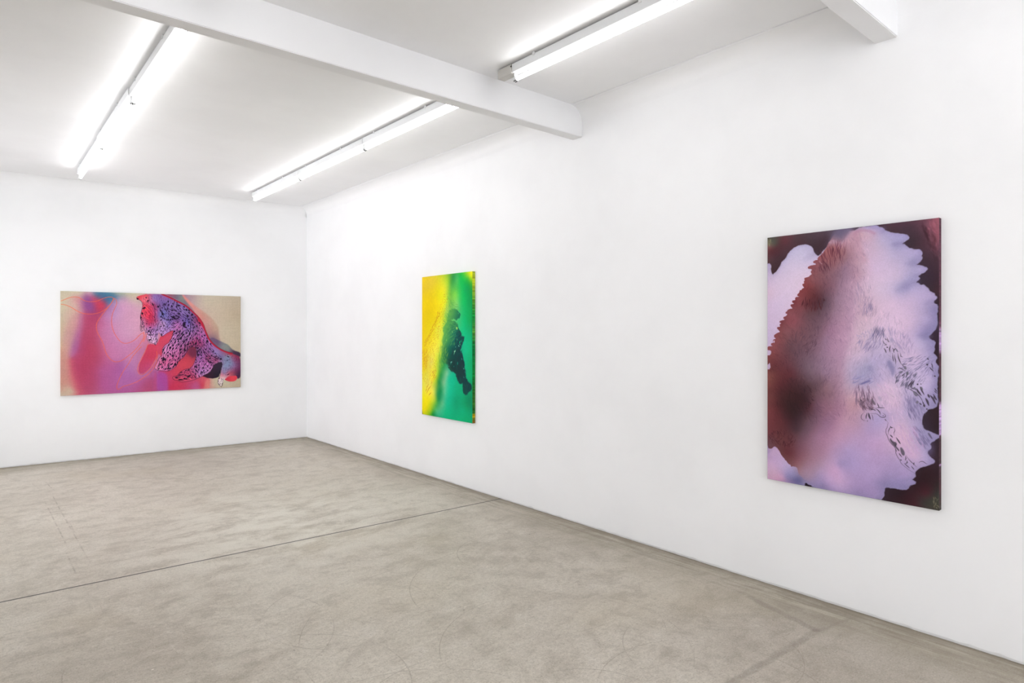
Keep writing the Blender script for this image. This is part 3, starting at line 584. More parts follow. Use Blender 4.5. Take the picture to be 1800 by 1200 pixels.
  ('marks',{'region':((1193,464),(1440,414),(1500,585),(1440,661),(1366,701),(1293,821),(1221,931),(1122,983),(989,955),(1066,792),(1066,705),(1150,619)),'dirs':((887,77,81),(894,194,53),(874,311,43),(969,192,63),(942,349,99),(1045,71,77),(1066,244,63),(1045,308,108),(1151,147,126),(1151,266,32),(1150,337,72),(1258,143,62),(1236,224,32),(1330,222,47),(1403,260,52),(1308,383,72),(1222,424,147),(1236,344,157),(1294,480,117),(1366,503,108),(1425,560,123),(1500,585,81),(1477,413,62),(1552,527,67),(1590,610,76),(928,567,33),(962,606,117),(976,465,108),(1108,465,147),(833,350,86),(1221,611,122),(1150,690,113),(1221,731,118),(1115,848,108),(1045,926,103),(1122,944,171),(1186,866,113),(1293,692,99),(1330,652,118),(1477,678,90),(1500,776,72),(1530,859,62),(1477,939,109),(1552,925,139),(1613,943,123),(1628,820,38),(1705,797,38),(1605,696,62),(1837,833,62),(1806,999,62),(1869,1035,140),(1330,1031,138),(1264,1093,171),(1403,1050,63),(1440,986,72),(1759,1148,62),(1351,1097,24)),'n':110,'ln':(30,80),'wd':(8,18),'cols':None,'rel':(1.14,1.2,1.12),'alpha':(0.3,0.7),'sig':60,'curl':0.7,'seed':61,'gap':18}),
  ('marks',{'region':((1193,464),(1440,414),(1500,585),(1440,661),(1366,701),(1293,821),(1221,931),(1122,983),(989,955),(1066,792),(1066,705),(1150,619)),'dirs':((887,77,81),(894,194,53),(874,311,43),(969,192,63),(942,349,99),(1045,71,77),(1066,244,63),(1045,308,108),(1151,147,126),(1151,266,32),(1150,337,72),(1258,143,62),(1236,224,32),(1330,222,47),(1403,260,52),(1308,383,72),(1222,424,147),(1236,344,157),(1294,480,117),(1366,503,108),(1425,560,123),(1500,585,81),(1477,413,62),(1552,527,67),(1590,610,76),(928,567,33),(962,606,117),(976,465,108),(1108,465,147),(833,350,86),(1221,611,122),(1150,690,113),(1221,731,118),(1115,848,108),(1045,926,103),(1122,944,171),(1186,866,113),(1293,692,99),(1330,652,118),(1477,678,90),(1500,776,72),(1530,859,62),(1477,939,109),(1552,925,139),(1613,943,123),(1628,820,38),(1705,797,38),(1605,696,62),(1837,833,62),(1806,999,62),(1869,1035,140),(1330,1031,138),(1264,1093,171),(1403,1050,63),(1440,986,72),(1759,1148,62),(1351,1097,24)),'n':80,'ln':(30,70),'wd':(8,18),'cols':None,'rel':(0.84,0.76,0.84),'alpha':(0.3,0.7),'sig':60,'curl':0.7,'seed':71,'gap':22}),
  ('marks',{'region':((1477,727),(1666,721),(1743,806),(1743,880),(1674,904),(1643,977),(1529,1055),(1410,1115),(1243,1104),(1207,1074),(1279,997),(1425,953),(1455,840)),'dirs':((887,77,81),(894,194,53),(874,311,43),(969,192,63),(942,349,99),(1045,71,77),(1066,244,63),(1045,308,108),(1151,147,126),(1151,266,32),(1150,337,72),(1258,143,62),(1236,224,32),(1330,222,47),(1403,260,52),(1308,383,72),(1222,424,147),(1236,344,157),(1294,480,117),(1366,503,108),(1425,560,123),(1500,585,81),(1477,413,62),(1552,527,67),(1590,610,76),(928,567,33),(962,606,117),(976,465,108),(1108,465,147),(833,350,86),(1221,611,122),(1150,690,113),(1221,731,118),(1115,848,108),(1045,926,103),(1122,944,171),(1186,866,113),(1293,692,99),(1330,652,118),(1477,678,90),(1500,776,72),(1530,859,62),(1477,939,109),(1552,925,139),(1613,943,123),(1628,820,38),(1705,797,38),(1605,696,62),(1837,833,62),(1806,999,62),(1869,1035,140),(1330,1031,138),(1264,1093,171),(1403,1050,63),(1440,986,72),(1759,1148,62),(1351,1097,24)),'n':110,'ln':(30,80),'wd':(8,18),'cols':None,'rel':(1.14,1.2,1.12),'alpha':(0.3,0.7),'sig':60,'curl':0.7,'seed':62,'gap':18}),
  ('marks',{'region':((1477,727),(1666,721),(1743,806),(1743,880),(1674,904),(1643,977),(1529,1055),(1410,1115),(1243,1104),(1207,1074),(1279,997),(1425,953),(1455,840)),'dirs':((887,77,81),(894,194,53),(874,311,43),(969,192,63),(942,349,99),(1045,71,77),(1066,244,63),(1045,308,108),(1151,147,126),(1151,266,32),(1150,337,72),(1258,143,62),(1236,224,32),(1330,222,47),(1403,260,52),(1308,383,72),(1222,424,147),(1236,344,157),(1294,480,117),(1366,503,108),(1425,560,123),(1500,585,81),(1477,413,62),(1552,527,67),(1590,610,76),(928,567,33),(962,606,117),(976,465,108),(1108,465,147),(833,350,86),(1221,611,122),(1150,690,113),(1221,731,118),(1115,848,108),(1045,926,103),(1122,944,171),(1186,866,113),(1293,692,99),(1330,652,118),(1477,678,90),(1500,776,72),(1530,859,62),(1477,939,109),(1552,925,139),(1613,943,123),(1628,820,38),(1705,797,38),(1605,696,62),(1837,833,62),(1806,999,62),(1869,1035,140),(1330,1031,138),(1264,1093,171),(1403,1050,63),(1440,986,72),(1759,1148,62),(1351,1097,24)),'n':80,'ln':(30,70),'wd':(8,18),'cols':None,'rel':(0.84,0.76,0.84),'alpha':(0.3,0.7),'sig':60,'curl':0.7,'seed':72,'gap':22}),
  ('marks',{'region':((854,63),(942,36),(997,152),(1010,387),(942,419),(867,357),(847,180)),'dirs':((887,77,81),(894,194,53),(874,311,43),(969,192,63),(942,349,99),(1045,71,77),(1066,244,63),(1045,308,108),(1151,147,126),(1151,266,32),(1150,337,72),(1258,143,62),(1236,224,32),(1330,222,47),(1403,260,52),(1308,383,72),(1222,424,147),(1236,344,157),(1294,480,117),(1366,503,108),(1425,560,123),(1500,585,81),(1477,413,62),(1552,527,67),(1590,610,76),(928,567,33),(962,606,117),(976,465,108),(1108,465,147),(833,350,86),(1221,611,122),(1150,690,113),(1221,731,118),(1115,848,108),(1045,926,103),(1122,944,171),(1186,866,113),(1293,692,99),(1330,652,118),(1477,678,90),(1500,776,72),(1530,859,62),(1477,939,109),(1552,925,139),(1613,943,123),(1628,820,38),(1705,797,38),(1605,696,62),(1837,833,62),(1806,999,62),(1869,1035,140),(1330,1031,138),(1264,1093,171),(1403,1050,63),(1440,986,72),(1759,1148,62),(1351,1097,24)),'n':110,'ln':(30,80),'wd':(8,18),'cols':None,'rel':(1.14,1.2,1.12),'alpha':(0.3,0.7),'sig':60,'curl':0.7,'seed':63,'gap':18}),
  ('marks',{'region':((854,63),(942,36),(997,152),(1010,387),(942,419),(867,357),(847,180)),'dirs':((887,77,81),(894,194,53),(874,311,43),(969,192,63),(942,349,99),(1045,71,77),(1066,244,63),(1045,308,108),(1151,147,126),(1151,266,32),(1150,337,72),(1258,143,62),(1236,224,32),(1330,222,47),(1403,260,52),(1308,383,72),(1222,424,147),(1236,344,157),(1294,480,117),(1366,503,108),(1425,560,123),(1500,585,81),(1477,413,62),(1552,527,67),(1590,610,76),(928,567,33),(962,606,117),(976,465,108),(1108,465,147),(833,350,86),(1221,611,122),(1150,690,113),(1221,731,118),(1115,848,108),(1045,926,103),(1122,944,171),(1186,866,113),(1293,692,99),(1330,652,118),(1477,678,90),(1500,776,72),(1530,859,62),(1477,939,109),(1552,925,139),(1613,943,123),(1628,820,38),(1705,797,38),(1605,696,62),(1837,833,62),(1806,999,62),(1869,1035,140),(1330,1031,138),(1264,1093,171),(1403,1050,63),(1440,986,72),(1759,1148,62),(1351,1097,24)),'n':80,'ln':(30,70),'wd':(8,18),'cols':None,'rel':(0.84,0.76,0.84),'alpha':(0.3,0.7),'sig':60,'curl':0.7,'seed':73,'gap':22}),
  ('marks',{'region':((854,63),(942,36),(997,152),(1010,387),(942,419),(867,357),(847,180)),'dirs':((887,77,81),(894,194,53),(874,311,43),(969,192,63),(942,349,99),(1045,71,77),(1066,244,63),(1045,308,108),(1151,147,126),(1151,266,32),(1150,337,72),(1258,143,62),(1236,224,32),(1330,222,47),(1403,260,52),(1308,383,72),(1222,424,147),(1236,344,157),(1294,480,117),(1366,503,108),(1425,560,123),(1500,585,81),(1477,413,62),(1552,527,67),(1590,610,76),(928,567,33),(962,606,117),(976,465,108),(1108,465,147),(833,350,86),(1221,611,122),(1150,690,113),(1221,731,118),(1115,848,108),(1045,926,103),(1122,944,171),(1186,866,113),(1293,692,99),(1330,652,118),(1477,678,90),(1500,776,72),(1530,859,62),(1477,939,109),(1552,925,139),(1613,943,123),(1628,820,38),(1705,797,38),(1605,696,62),(1837,833,62),(1806,999,62),(1869,1035,140),(1330,1031,138),(1264,1093,171),(1403,1050,63),(1440,986,72),(1759,1148,62),(1351,1097,24)),'n':70,'ln':(14,46),'wd':(3,7),'cols':((110,20,50),(60,20,44),(150,24,56)),'alpha':(0.5,1),'sig':70,'curl':0.8,'seed':40,'gap':14}),
  ('marks',{'region':((1024,151),(1122,92),(1222,97),(1337,165),(1411,236),(1500,348),(1545,462),(1613,626),(1666,668),(1666,697),(1575,778),(1477,800),(1462,719),(1425,661),(1366,693),(1323,636),(1179,579),(1179,544),(1207,464),(1193,353),(1038,355)),'dirs':((887,77,81),(894,194,53),(874,311,43),(969,192,63),(942,349,99),(1045,71,77),(1066,244,63),(1045,308,108),(1151,147,126),(1151,266,32),(1150,337,72),(1258,143,62),(1236,224,32),(1330,222,47),(1403,260,52),(1308,383,72),(1222,424,147),(1236,344,157),(1294,480,117),(1366,503,108),(1425,560,123),(1500,585,81),(1477,413,62),(1552,527,67),(1590,610,76),(928,567,33),(962,606,117),(976,465,108),(1108,465,147),(833,350,86),(1221,611,122),(1150,690,113),(1221,731,118),(1115,848,108),(1045,926,103),(1122,944,171),(1186,866,113),(1293,692,99),(1330,652,118),(1477,678,90),(1500,776,72),(1530,859,62),(1477,939,109),(1552,925,139),(1613,943,123),(1628,820,38),(1705,797,38),(1605,696,62),(1837,833,62),(1806,999,62),(1869,1035,140),(1330,1031,138),(1264,1093,171),(1403,1050,63),(1440,986,72),(1759,1148,62),(1351,1097,24)),'n':230,'ln':(22,60),'wd':(4,9),'cols':((34,20,42),(28,18,36),(44,26,52)),'alpha':(0.6,1),'sig':60,'curl':0.7,'seed':41,'gap':15}),
  ('marks',{'region':((1024,151),(1122,92),(1222,97),(1337,165),(1411,236),(1500,348),(1545,462),(1613,626),(1666,668),(1666,697),(1575,778),(1477,800),(1462,719),(1425,661),(1366,693),(1323,636),(1179,579),(1179,544),(1207,464),(1193,353),(1038,355)),'dirs':((887,77,81),(894,194,53),(874,311,43),(969,192,63),(942,349,99),(1045,71,77),(1066,244,63),(1045,308,108),(1151,147,126),(1151,266,32),(1150,337,72),(1258,143,62),(1236,224,32),(1330,222,47),(1403,260,52),(1308,383,72),(1222,424,147),(1236,344,157),(1294,480,117),(1366,503,108),(1425,560,123),(1500,585,81),(1477,413,62),(1552,527,67),(1590,610,76),(928,567,33),(962,606,117),(976,465,108),(1108,465,147),(833,350,86),(1221,611,122),(1150,690,113),(1221,731,118),(1115,848,108),(1045,926,103),(1122,944,171),(1186,866,113),(1293,692,99),(1330,652,118),(1477,678,90),(1500,776,72),(1530,859,62),(1477,939,109),(1552,925,139),(1613,943,123),(1628,820,38),(1705,797,38),(1605,696,62),(1837,833,62),(1806,999,62),(1869,1035,140),(1330,1031,138),(1264,1093,171),(1403,1050,63),(1440,986,72),(1759,1148,62),(1351,1097,24)),'n':110,'ln':(14,34),'wd':(9,17),'cols':((34,20,42),(28,18,36),(44,26,52)),'alpha':(0.8,1),'sig':60,'curl':0.7,'seed':42,'gap':34}),
  ('marks',{'region':((1193,464),(1440,414),(1500,585),(1440,661),(1366,701),(1293,821),(1221,931),(1122,983),(989,955),(1066,792),(1066,705),(1150,619)),'dirs':((887,77,81),(894,194,53),(874,311,43),(969,192,63),(942,349,99),(1045,71,77),(1066,244,63),(1045,308,108),(1151,147,126),(1151,266,32),(1150,337,72),(1258,143,62),(1236,224,32),(1330,222,47),(1403,260,52),(1308,383,72),(1222,424,147),(1236,344,157),(1294,480,117),(1366,503,108),(1425,560,123),(1500,585,81),(1477,413,62),(1552,527,67),(1590,610,76),(928,567,33),(962,606,117),(976,465,108),(1108,465,147),(833,350,86),(1221,611,122),(1150,690,113),(1221,731,118),(1115,848,108),(1045,926,103),(1122,944,171),(1186,866,113),(1293,692,99),(1330,652,118),(1477,678,90),(1500,776,72),(1530,859,62),(1477,939,109),(1552,925,139),(1613,943,123),(1628,820,38),(1705,797,38),(1605,696,62),(1837,833,62),(1806,999,62),(1869,1035,140),(1330,1031,138),(1264,1093,171),(1403,1050,63),(1440,986,72),(1759,1148,62),(1351,1097,24)),'n':150,'ln':(30,70),'wd':(4,9),'cols':((34,20,42),(28,18,36),(44,26,52)),'alpha':(0.7,1),'sig':60,'curl':0.45,'seed':43,'gap':17}),
  ('marks',{'region':((1193,464),(1440,414),(1500,585),(1440,661),(1366,701),(1293,821),(1221,931),(1122,983),(989,955),(1066,792),(1066,705),(1150,619)),'dirs':((887,77,81),(894,194,53),(874,311,43),(969,192,63),(942,349,99),(1045,71,77),(1066,244,63),(1045,308,108),(1151,147,126),(1151,266,32),(1150,337,72),(1258,143,62),(1236,224,32),(1330,222,47),(1403,260,52),(1308,383,72),(1222,424,147),(1236,344,157),(1294,480,117),(1366,503,108),(1425,560,123),(1500,585,81),(1477,413,62),(1552,527,67),(1590,610,76),(928,567,33),(962,606,117),(976,465,108),(1108,465,147),(833,350,86),(1221,611,122),(1150,690,113),(1221,731,118),(1115,848,108),(1045,926,103),(1122,944,171),(1186,866,113),(1293,692,99),(1330,652,118),(1477,678,90),(1500,776,72),(1530,859,62),(1477,939,109),(1552,925,139),(1613,943,123),(1628,820,38),(1705,797,38),(1605,696,62),(1837,833,62),(1806,999,62),(1869,1035,140),(1330,1031,138),(1264,1093,171),(1403,1050,63),(1440,986,72),(1759,1148,62),(1351,1097,24)),'n':60,'ln':(22,44),'wd':(11,18),'cols':((34,20,42),(28,18,36),(44,26,52)),'alpha':(0.9,1),'sig':60,'curl':0.4,'seed':44,'gap':36}),
  ('marks',{'region':((1477,727),(1666,721),(1743,806),(1743,880),(1674,904),(1643,977),(1529,1055),(1410,1115),(1243,1104),(1207,1074),(1279,997),(1425,953),(1455,840)),'dirs':((887,77,81),(894,194,53),(874,311,43),(969,192,63),(942,349,99),(1045,71,77),(1066,244,63),(1045,308,108),(1151,147,126),(1151,266,32),(1150,337,72),(1258,143,62),(1236,224,32),(1330,222,47),(1403,260,52),(1308,383,72),(1222,424,147),(1236,344,157),(1294,480,117),(1366,503,108),(1425,560,123),(1500,585,81),(1477,413,62),(1552,527,67),(1590,610,76),(928,567,33),(962,606,117),(976,465,108),(1108,465,147),(833,350,86),(1221,611,122),(1150,690,113),(1221,731,118),(1115,848,108),(1045,926,103),(1122,944,171),(1186,866,113),(1293,692,99),(1330,652,118),(1477,678,90),(1500,776,72),(1530,859,62),(1477,939,109),(1552,925,139),(1613,943,123),(1628,820,38),(1705,797,38),(1605,696,62),(1837,833,62),(1806,999,62),(1869,1035,140),(1330,1031,138),(1264,1093,171),(1403,1050,63),(1440,986,72),(1759,1148,62),(1351,1097,24)),'n':150,'ln':(22,60),'wd':(4,8),'cols':((34,20,42),(28,18,36),(44,26,52)),'alpha':(0.6,1),'sig':60,'curl':0.7,'seed':45,'gap':17}),
  ('marks',{'region':((1477,727),(1666,721),(1743,806),(1743,880),(1674,904),(1643,977),(1529,1055),(1410,1115),(1243,1104),(1207,1074),(1279,997),(1425,953),(1455,840)),'dirs':((887,77,81),(894,194,53),(874,311,43),(969,192,63),(942,349,99),(1045,71,77),(1066,244,63),(1045,308,108),(1151,147,126),(1151,266,32),(1150,337,72),(1258,143,62),(1236,224,32),(1330,222,47),(1403,260,52),(1308,383,72),(1222,424,147),(1236,344,157),(1294,480,117),(1366,503,108),(1425,560,123),(1500,585,81),(1477,413,62),(1552,527,67),(1590,610,76),(928,567,33),(962,606,117),(976,465,108),(1108,465,147),(833,350,86),(1221,611,122),(1150,690,113),(1221,731,118),(1115,848,108),(1045,926,103),(1122,944,171),(1186,866,113),(1293,692,99),(1330,652,118),(1477,678,90),(1500,776,72),(1530,859,62),(1477,939,109),(1552,925,139),(1613,943,123),(1628,820,38),(1705,797,38),(1605,696,62),(1837,833,62),(1806,999,62),(1869,1035,140),(1330,1031,138),(1264,1093,171),(1403,1050,63),(1440,986,72),(1759,1148,62),(1351,1097,24)),'n':46,'ln':(16,38),'wd':(10,18),'cols':((34,20,42),(28,18,36),(44,26,52)),'alpha':(0.8,1),'sig':60,'curl':0.6,'seed':46,'gap':38}),
  ('marks',{'region':((1743,806),(1869,783),(2013,828),(1981,1005),(1837,1076),(1775,1048),(1782,890)),'dirs':((887,77,81),(894,194,53),(874,311,43),(969,192,63),(942,349,99),(1045,71,77),(1066,244,63),(1045,308,108),(1151,147,126),(1151,266,32),(1150,337,72),(1258,143,62),(1236,224,32),(1330,222,47),(1403,260,52),(1308,383,72),(1222,424,147),(1236,344,157),(1294,480,117),(1366,503,108),(1425,560,123),(1500,585,81),(1477,413,62),(1552,527,67),(1590,610,76),(928,567,33),(962,606,117),(976,465,108),(1108,465,147),(833,350,86),(1221,611,122),(1150,690,113),(1221,731,118),(1115,848,108),(1045,926,103),(1122,944,171),(1186,866,113),(1293,692,99),(1330,652,118),(1477,678,90),(1500,776,72),(1530,859,62),(1477,939,109),(1552,925,139),(1613,943,123),(1628,820,38),(1705,797,38),(1605,696,62),(1837,833,62),(1806,999,62),(1869,1035,140),(1330,1031,138),(1264,1093,171),(1403,1050,63),(1440,986,72),(1759,1148,62),(1351,1097,24)),'n':60,'ln':(16,46),'wd':(4,8),'cols':((70,50,90),(90,60,100),(60,30,60)),'alpha':(0.4,0.8),'sig':60,'curl':1,'seed':47,'gap':18}),
  ('marks',{'region':((1025,17),(1165,67),(1222,113),(1122,171),(997,152),(962,59)),'dirs':((887,77,81),(894,194,53),(874,311,43),(969,192,63),(942,349,99),(1045,71,77),(1066,244,63),(1045,308,108),(1151,147,126),(1151,266,32),(1150,337,72),(1258,143,62),(1236,224,32),(1330,222,47),(1403,260,52),(1308,383,72),(1222,424,147),(1236,344,157),(1294,480,117),(1366,503,108),(1425,560,123),(1500,585,81),(1477,413,62),(1552,527,67),(1590,610,76),(928,567,33),(962,606,117),(976,465,108),(1108,465,147),(833,350,86),(1221,611,122),(1150,690,113),(1221,731,118),(1115,848,108),(1045,926,103),(1122,944,171),(1186,866,113),(1293,692,99),(1330,652,118),(1477,678,90),(1500,776,72),(1530,859,62),(1477,939,109),(1552,925,139),(1613,943,123),(1628,820,38),(1705,797,38),(1605,696,62),(1837,833,62),(1806,999,62),(1869,1035,140),(1330,1031,138),(1264,1093,171),(1403,1050,63),(1440,986,72),(1759,1148,62),(1351,1097,24)),'n':40,'ln':(20,50),'wd':(4,8),'cols':((96,66,130),(70,46,96)),'alpha':(0.4,0.8),'sig':60,'curl':0.6,'seed':48,'gap':18}),
  ('marks',{'region':((880,450),(1010,449),(1010,567),(989,646),(907,590)),'dirs':((887,77,81),(894,194,53),(874,311,43),(969,192,63),(942,349,99),(1045,71,77),(1066,244,63),(1045,308,108),(1151,147,126),(1151,266,32),(1150,337,72),(1258,143,62),(1236,224,32),(1330,222,47),(1403,260,52),(1308,383,72),(1222,424,147),(1236,344,157),(1294,480,117),(1366,503,108),(1425,560,123),(1500,585,81),(1477,413,62),(1552,527,67),(1590,610,76),(928,567,33),(962,606,117),(976,465,108),(1108,465,147),(833,350,86),(1221,611,122),(1150,690,113),(1221,731,118),(1115,848,108),(1045,926,103),(1122,944,171),(1186,866,113),(1293,692,99),(1330,652,118),(1477,678,90),(1500,776,72),(1530,859,62),(1477,939,109),(1552,925,139),(1613,943,123),(1628,820,38),(1705,797,38),(1605,696,62),(1837,833,62),(1806,999,62),(1869,1035,140),(1330,1031,138),(1264,1093,171),(1403,1050,63),(1440,986,72),(1759,1148,62),(1351,1097,24)),'n':55,'ln':(20,50),'wd':(4,9),'cols':((34,20,42),(28,18,36),(44,26,52)),'alpha':(0.7,1),'sig':60,'curl':1,'seed':49,'gap':14}),
  ('marks',{'region':((1038,355),(1186,353),(1186,456),(1059,528),(1031,426)),'dirs':((887,77,81),(894,194,53),(874,311,43),(969,192,63),(942,349,99),(1045,71,77),(1066,244,63),(1045,308,108),(1151,147,126),(1151,266,32),(1150,337,72),(1258,143,62),(1236,224,32),(1330,222,47),(1403,260,52),(1308,383,72),(1222,424,147),(1236,344,157),(1294,480,117),(1366,503,108),(1425,560,123),(1500,585,81),(1477,413,62),(1552,527,67),(1590,610,76),(928,567,33),(962,606,117),(976,465,108),(1108,465,147),(833,350,86),(1221,611,122),(1150,690,113),(1221,731,118),(1115,848,108),(1045,926,103),(1122,944,171),(1186,866,113),(1293,692,99),(1330,652,118),(1477,678,90),(1500,776,72),(1530,859,62),(1477,939,109),(1552,925,139),(1613,943,123),(1628,820,38),(1705,797,38),(1605,696,62),(1837,833,62),(1806,999,62),(1869,1035,140),(1330,1031,138),(1264,1093,171),(1403,1050,63),(1440,986,72),(1759,1148,62),(1351,1097,24)),'n':36,'ln':(16,42),'wd':(4,10),'cols':((34,20,42),(28,18,36),(44,26,52)),'alpha':(0.7,1),'sig':60,'curl':1,'seed':50,'gap':15}),
  ('marks',{'region':((820,281),(853,272),(867,451),(833,482),(820,389)),'dirs':((887,77,81),(894,194,53),(874,311,43),(969,192,63),(942,349,99),(1045,71,77),(1066,244,63),(1045,308,108),(1151,147,126),(1151,266,32),(1150,337,72),(1258,143,62),(1236,224,32),(1330,222,47),(1403,260,52),(1308,383,72),(1222,424,147),(1236,344,157),(1294,480,117),(1366,503,108),(1425,560,123),(1500,585,81),(1477,413,62),(1552,527,67),(1590,610,76),(928,567,33),(962,606,117),(976,465,108),(1108,465,147),(833,350,86),(1221,611,122),(1150,690,113),(1221,731,118),(1115,848,108),(1045,926,103),(1122,944,171),(1186,866,113),(1293,692,99),(1330,652,118),(1477,678,90),(1500,776,72),(1530,859,62),(1477,939,109),(1552,925,139),(1613,943,123),(1628,820,38),(1705,797,38),(1605,696,62),(1837,833,62),(1806,999,62),(1869,1035,140),(1330,1031,138),(1264,1093,171),(1403,1050,63),(1440,986,72),(1759,1148,62),(1351,1097,24)),'n':20,'ln':(16,34),'wd':(4,9),'cols':((34,20,42),(28,18,36),(44,26,52)),'alpha':(0.7,1),'sig':60,'curl':1,'seed':51,'gap':14}),
  ('marks',{'region':((1728,1096),(1790,1116),(1775,1207),(1728,1179)),'dirs':((887,77,81),(894,194,53),(874,311,43),(969,192,63),(942,349,99),(1045,71,77),(1066,244,63),(1045,308,108),(1151,147,126),(1151,266,32),(1150,337,72),(1258,143,62),(1236,224,32),(1330,222,47),(1403,260,52),(1308,383,72),(1222,424,147),(1236,344,157),(1294,480,117),(1366,503,108),(1425,560,123),(1500,585,81),(1477,413,62),(1552,527,67),(1590,610,76),(928,567,33),(962,606,117),(976,465,108),(1108,465,147),(833,350,86),(1221,611,122),(1150,690,113),(1221,731,118),(1115,848,108),(1045,926,103),(1122,944,171),(1186,866,113),(1293,692,99),(1330,652,118),(1477,678,90),(1500,776,72),(1530,859,62),(1477,939,109),(1552,925,139),(1613,943,123),(1628,820,38),(1705,797,38),(1605,696,62),(1837,833,62),(1806,999,62),(1869,1035,140),(1330,1031,138),(1264,1093,171),(1403,1050,63),(1440,986,72),(1759,1148,62),(1351,1097,24)),'n':16,'ln':(14,30),'wd':(4,8),'cols':((60,20,36),),'alpha':(0.7,1),'sig':60,'curl':0.8,'seed':52,'gap':11}),
  ('marks',{'region':((1207,384),(1515,413),(1628,626),(1485,580),(1366,612),(1323,580)),'dirs':((887,77,81),(894,194,53),(874,311,43),(969,192,63),(942,349,99),(1045,71,77),(1066,244,63),(1045,308,108),(1151,147,126),(1151,266,32),(1150,337,72),(1258,143,62),(1236,224,32),(1330,222,47),(1403,260,52),(1308,383,72),(1222,424,147),(1236,344,157),(1294,480,117),(1366,503,108),(1425,560,123),(1500,585,81),(1477,413,62),(1552,527,67),(1590,610,76),(928,567,33),(962,606,117),(976,465,108),(1108,465,147),(833,350,86),(1221,611,122),(1150,690,113),(1221,731,118),(1115,848,108),(1045,926,103),(1122,944,171),(1186,866,113),(1293,692,99),(1330,652,118),(1477,678,90),(1500,776,72),(1530,859,62),(1477,939,109),(1552,925,139),(1613,943,123),(1628,820,38),(1705,797,38),(1605,696,62),(1837,833,62),(1806,999,62),(1869,1035,140),(1330,1031,138),(1264,1093,171),(1403,1050,63),(1440,986,72),(1759,1148,62),(1351,1097,24)),'n':90,'ln':(16,46),'wd':(4,8),'cols':((214,150,214),(190,130,210)),'alpha':(0.4,0.8),'sig':60,'curl':0.7,'seed':53,'gap':20}),
  ('line',{'pts':((780,54),(786,73),(803,65)),'w':15.0,'col':(34,20,40),'alpha':0.95,'soft':4,'taper':True}),
  ('line',{'pts':((881,43),(882,62)),'w':15.0,'col':(34,20,40),'alpha':0.95,'soft':4,'taper':True}),
  ('line',{'pts':((904,77),(901,104)),'w':15.0,'col':(34,20,40),'alpha':0.95,'soft':4,'taper':True}),
  ('line',{'pts':((840,195),(864,179),(857,195)),'w':20.0,'col':(34,20,40),'alpha':0.95,'soft':4,'taper':True}),
  ('line',{'pts':((837,234),(840,257),(850,249)),'w':20.0,'col':(34,20,40),'alpha':0.95,'soft':4,'taper':True}),
  ('line',{'pts':((826,288),(823,319)),'w':15.0,'col':(34,20,40),'alpha':0.95,'soft':4,'taper':True}),
  ('line',{'pts':((942,114),(969,152)),'w':12.5,'col':(34,20,40),'alpha':0.95,'soft':4,'taper':True}),
  ('line',{'pts':((1014,151),(1018,175)),'w':25.0,'col':(34,20,40),'alpha':0.95,'soft':4,'taper':True}),
  ('line',{'pts':((1052,205),(1059,244),(1073,268),(1052,260)),'w':16,'col':(34,20,40),'alpha':0.95,'soft':4,'taper':True}),
  ('line',{'pts':((1151,274),(1179,297),(1207,304),(1193,329)),'w':22,'col':(34,20,40),'alpha':0.95,'soft':4,'taper':True}),
  ('line',{'pts':((1165,321),(1143,337)),'w':17.5,'col':(34,20,40),'alpha':0.95,'soft':4,'taper':True}),
  ('line',{'pts':((1222,129),(1250,144),(1272,143)),'w':16.25,'col':(34,20,40),'alpha':0.95,'soft':4,'taper':True}),
  ('line',{'pts':((1168,138),(1172,162)),'w':16.25,'col':(34,20,40),'alpha':0.95,'soft':4,'taper':True}),
  ('line',{'pts':((1330,185),(1352,209)),'w':21.25,'col':(34,20,40),'alpha':0.95,'soft':4,'taper':True}),
  ('line',{'pts':((1400,252),(1414,268)),'w':35.0,'col':(34,20,40),'alpha':0.95,'soft':4,'taper':True}),
  ('line',{'pts':((1440,284),(1448,292)),'w':17.5,'col':(34,20,40),'alpha':0.95,'soft':4,'taper':True}),
  ('line',{'pts':((1315,351),(1312,391),(1330,383)),'w':32.5,'col':(34,20,40),'alpha':0.95,'soft':4,'taper':True}),
  ('line',{'pts':((1294,403),(1330,423),(1348,431)),'w':18.75,'col':(34,20,40),'alpha':0.95,'soft':4,'taper':True}),
  ('line',{'pts':((1389,350),(1396,430)),'w':8.75,'col':(34,20,40),'alpha':0.95,'soft':4,'taper':True}),
  ('line',{'pts':((1396,447),(1366,528)),'w':10.0,'col':(34,20,40),'alpha':0.95,'soft':4,'taper':True}),
  ('line',{'pts':((924,423),(928,435)),'w':32.5,'col':(34,20,40),'alpha':0.95,'soft':4,'taper':True}),
  ('line',{'pts':((918,450),(907,481),(955,481)),'w':10.0,'col':(34,20,40),'alpha':0.95,'soft':4,'taper':True}),
  ('line',{'pts':((900,520),(955,524)),'w':10.0,'col':(34,20,40),'alpha':0.95,'soft':4,'taper':True}),
  ('line',{'pts':((907,590),(941,575)),'w':16.25,'col':(34,20,40),'alpha':0.95,'soft':4,'taper':True}),
  ('line',{'pts':((894,388),(884,373)),'w':11.25,'col':(34,20,40),'alpha':0.95,'soft':4,'taper':True}),
  ('line',{'pts':((1077,402),(1087,409)),'w':22.5,'col':(34,20,40),'alpha':0.95,'soft':4,'taper':True}),
  ('line',{'pts':((1052,496),(1059,540)),'w':13.75,'col':(34,20,40),'alpha':0.95,'soft':4,'taper':True}),
  ('line',{'pts':((1243,240),(1265,255)),'w':16.25,'col':(34,20,40),'alpha':0.95,'soft':4,'taper':True}),
  ('line',{'pts':((1265,287),(1222,320)),'w':12.5,'col':(34,20,40),'alpha':0.95,'soft':4,'taper':True}),
  ('line',{'pts':((1122,171),(1108,235)),'w':8.75,'col':(34,20,40),'alpha':0.95,'soft':4,'taper':True}),
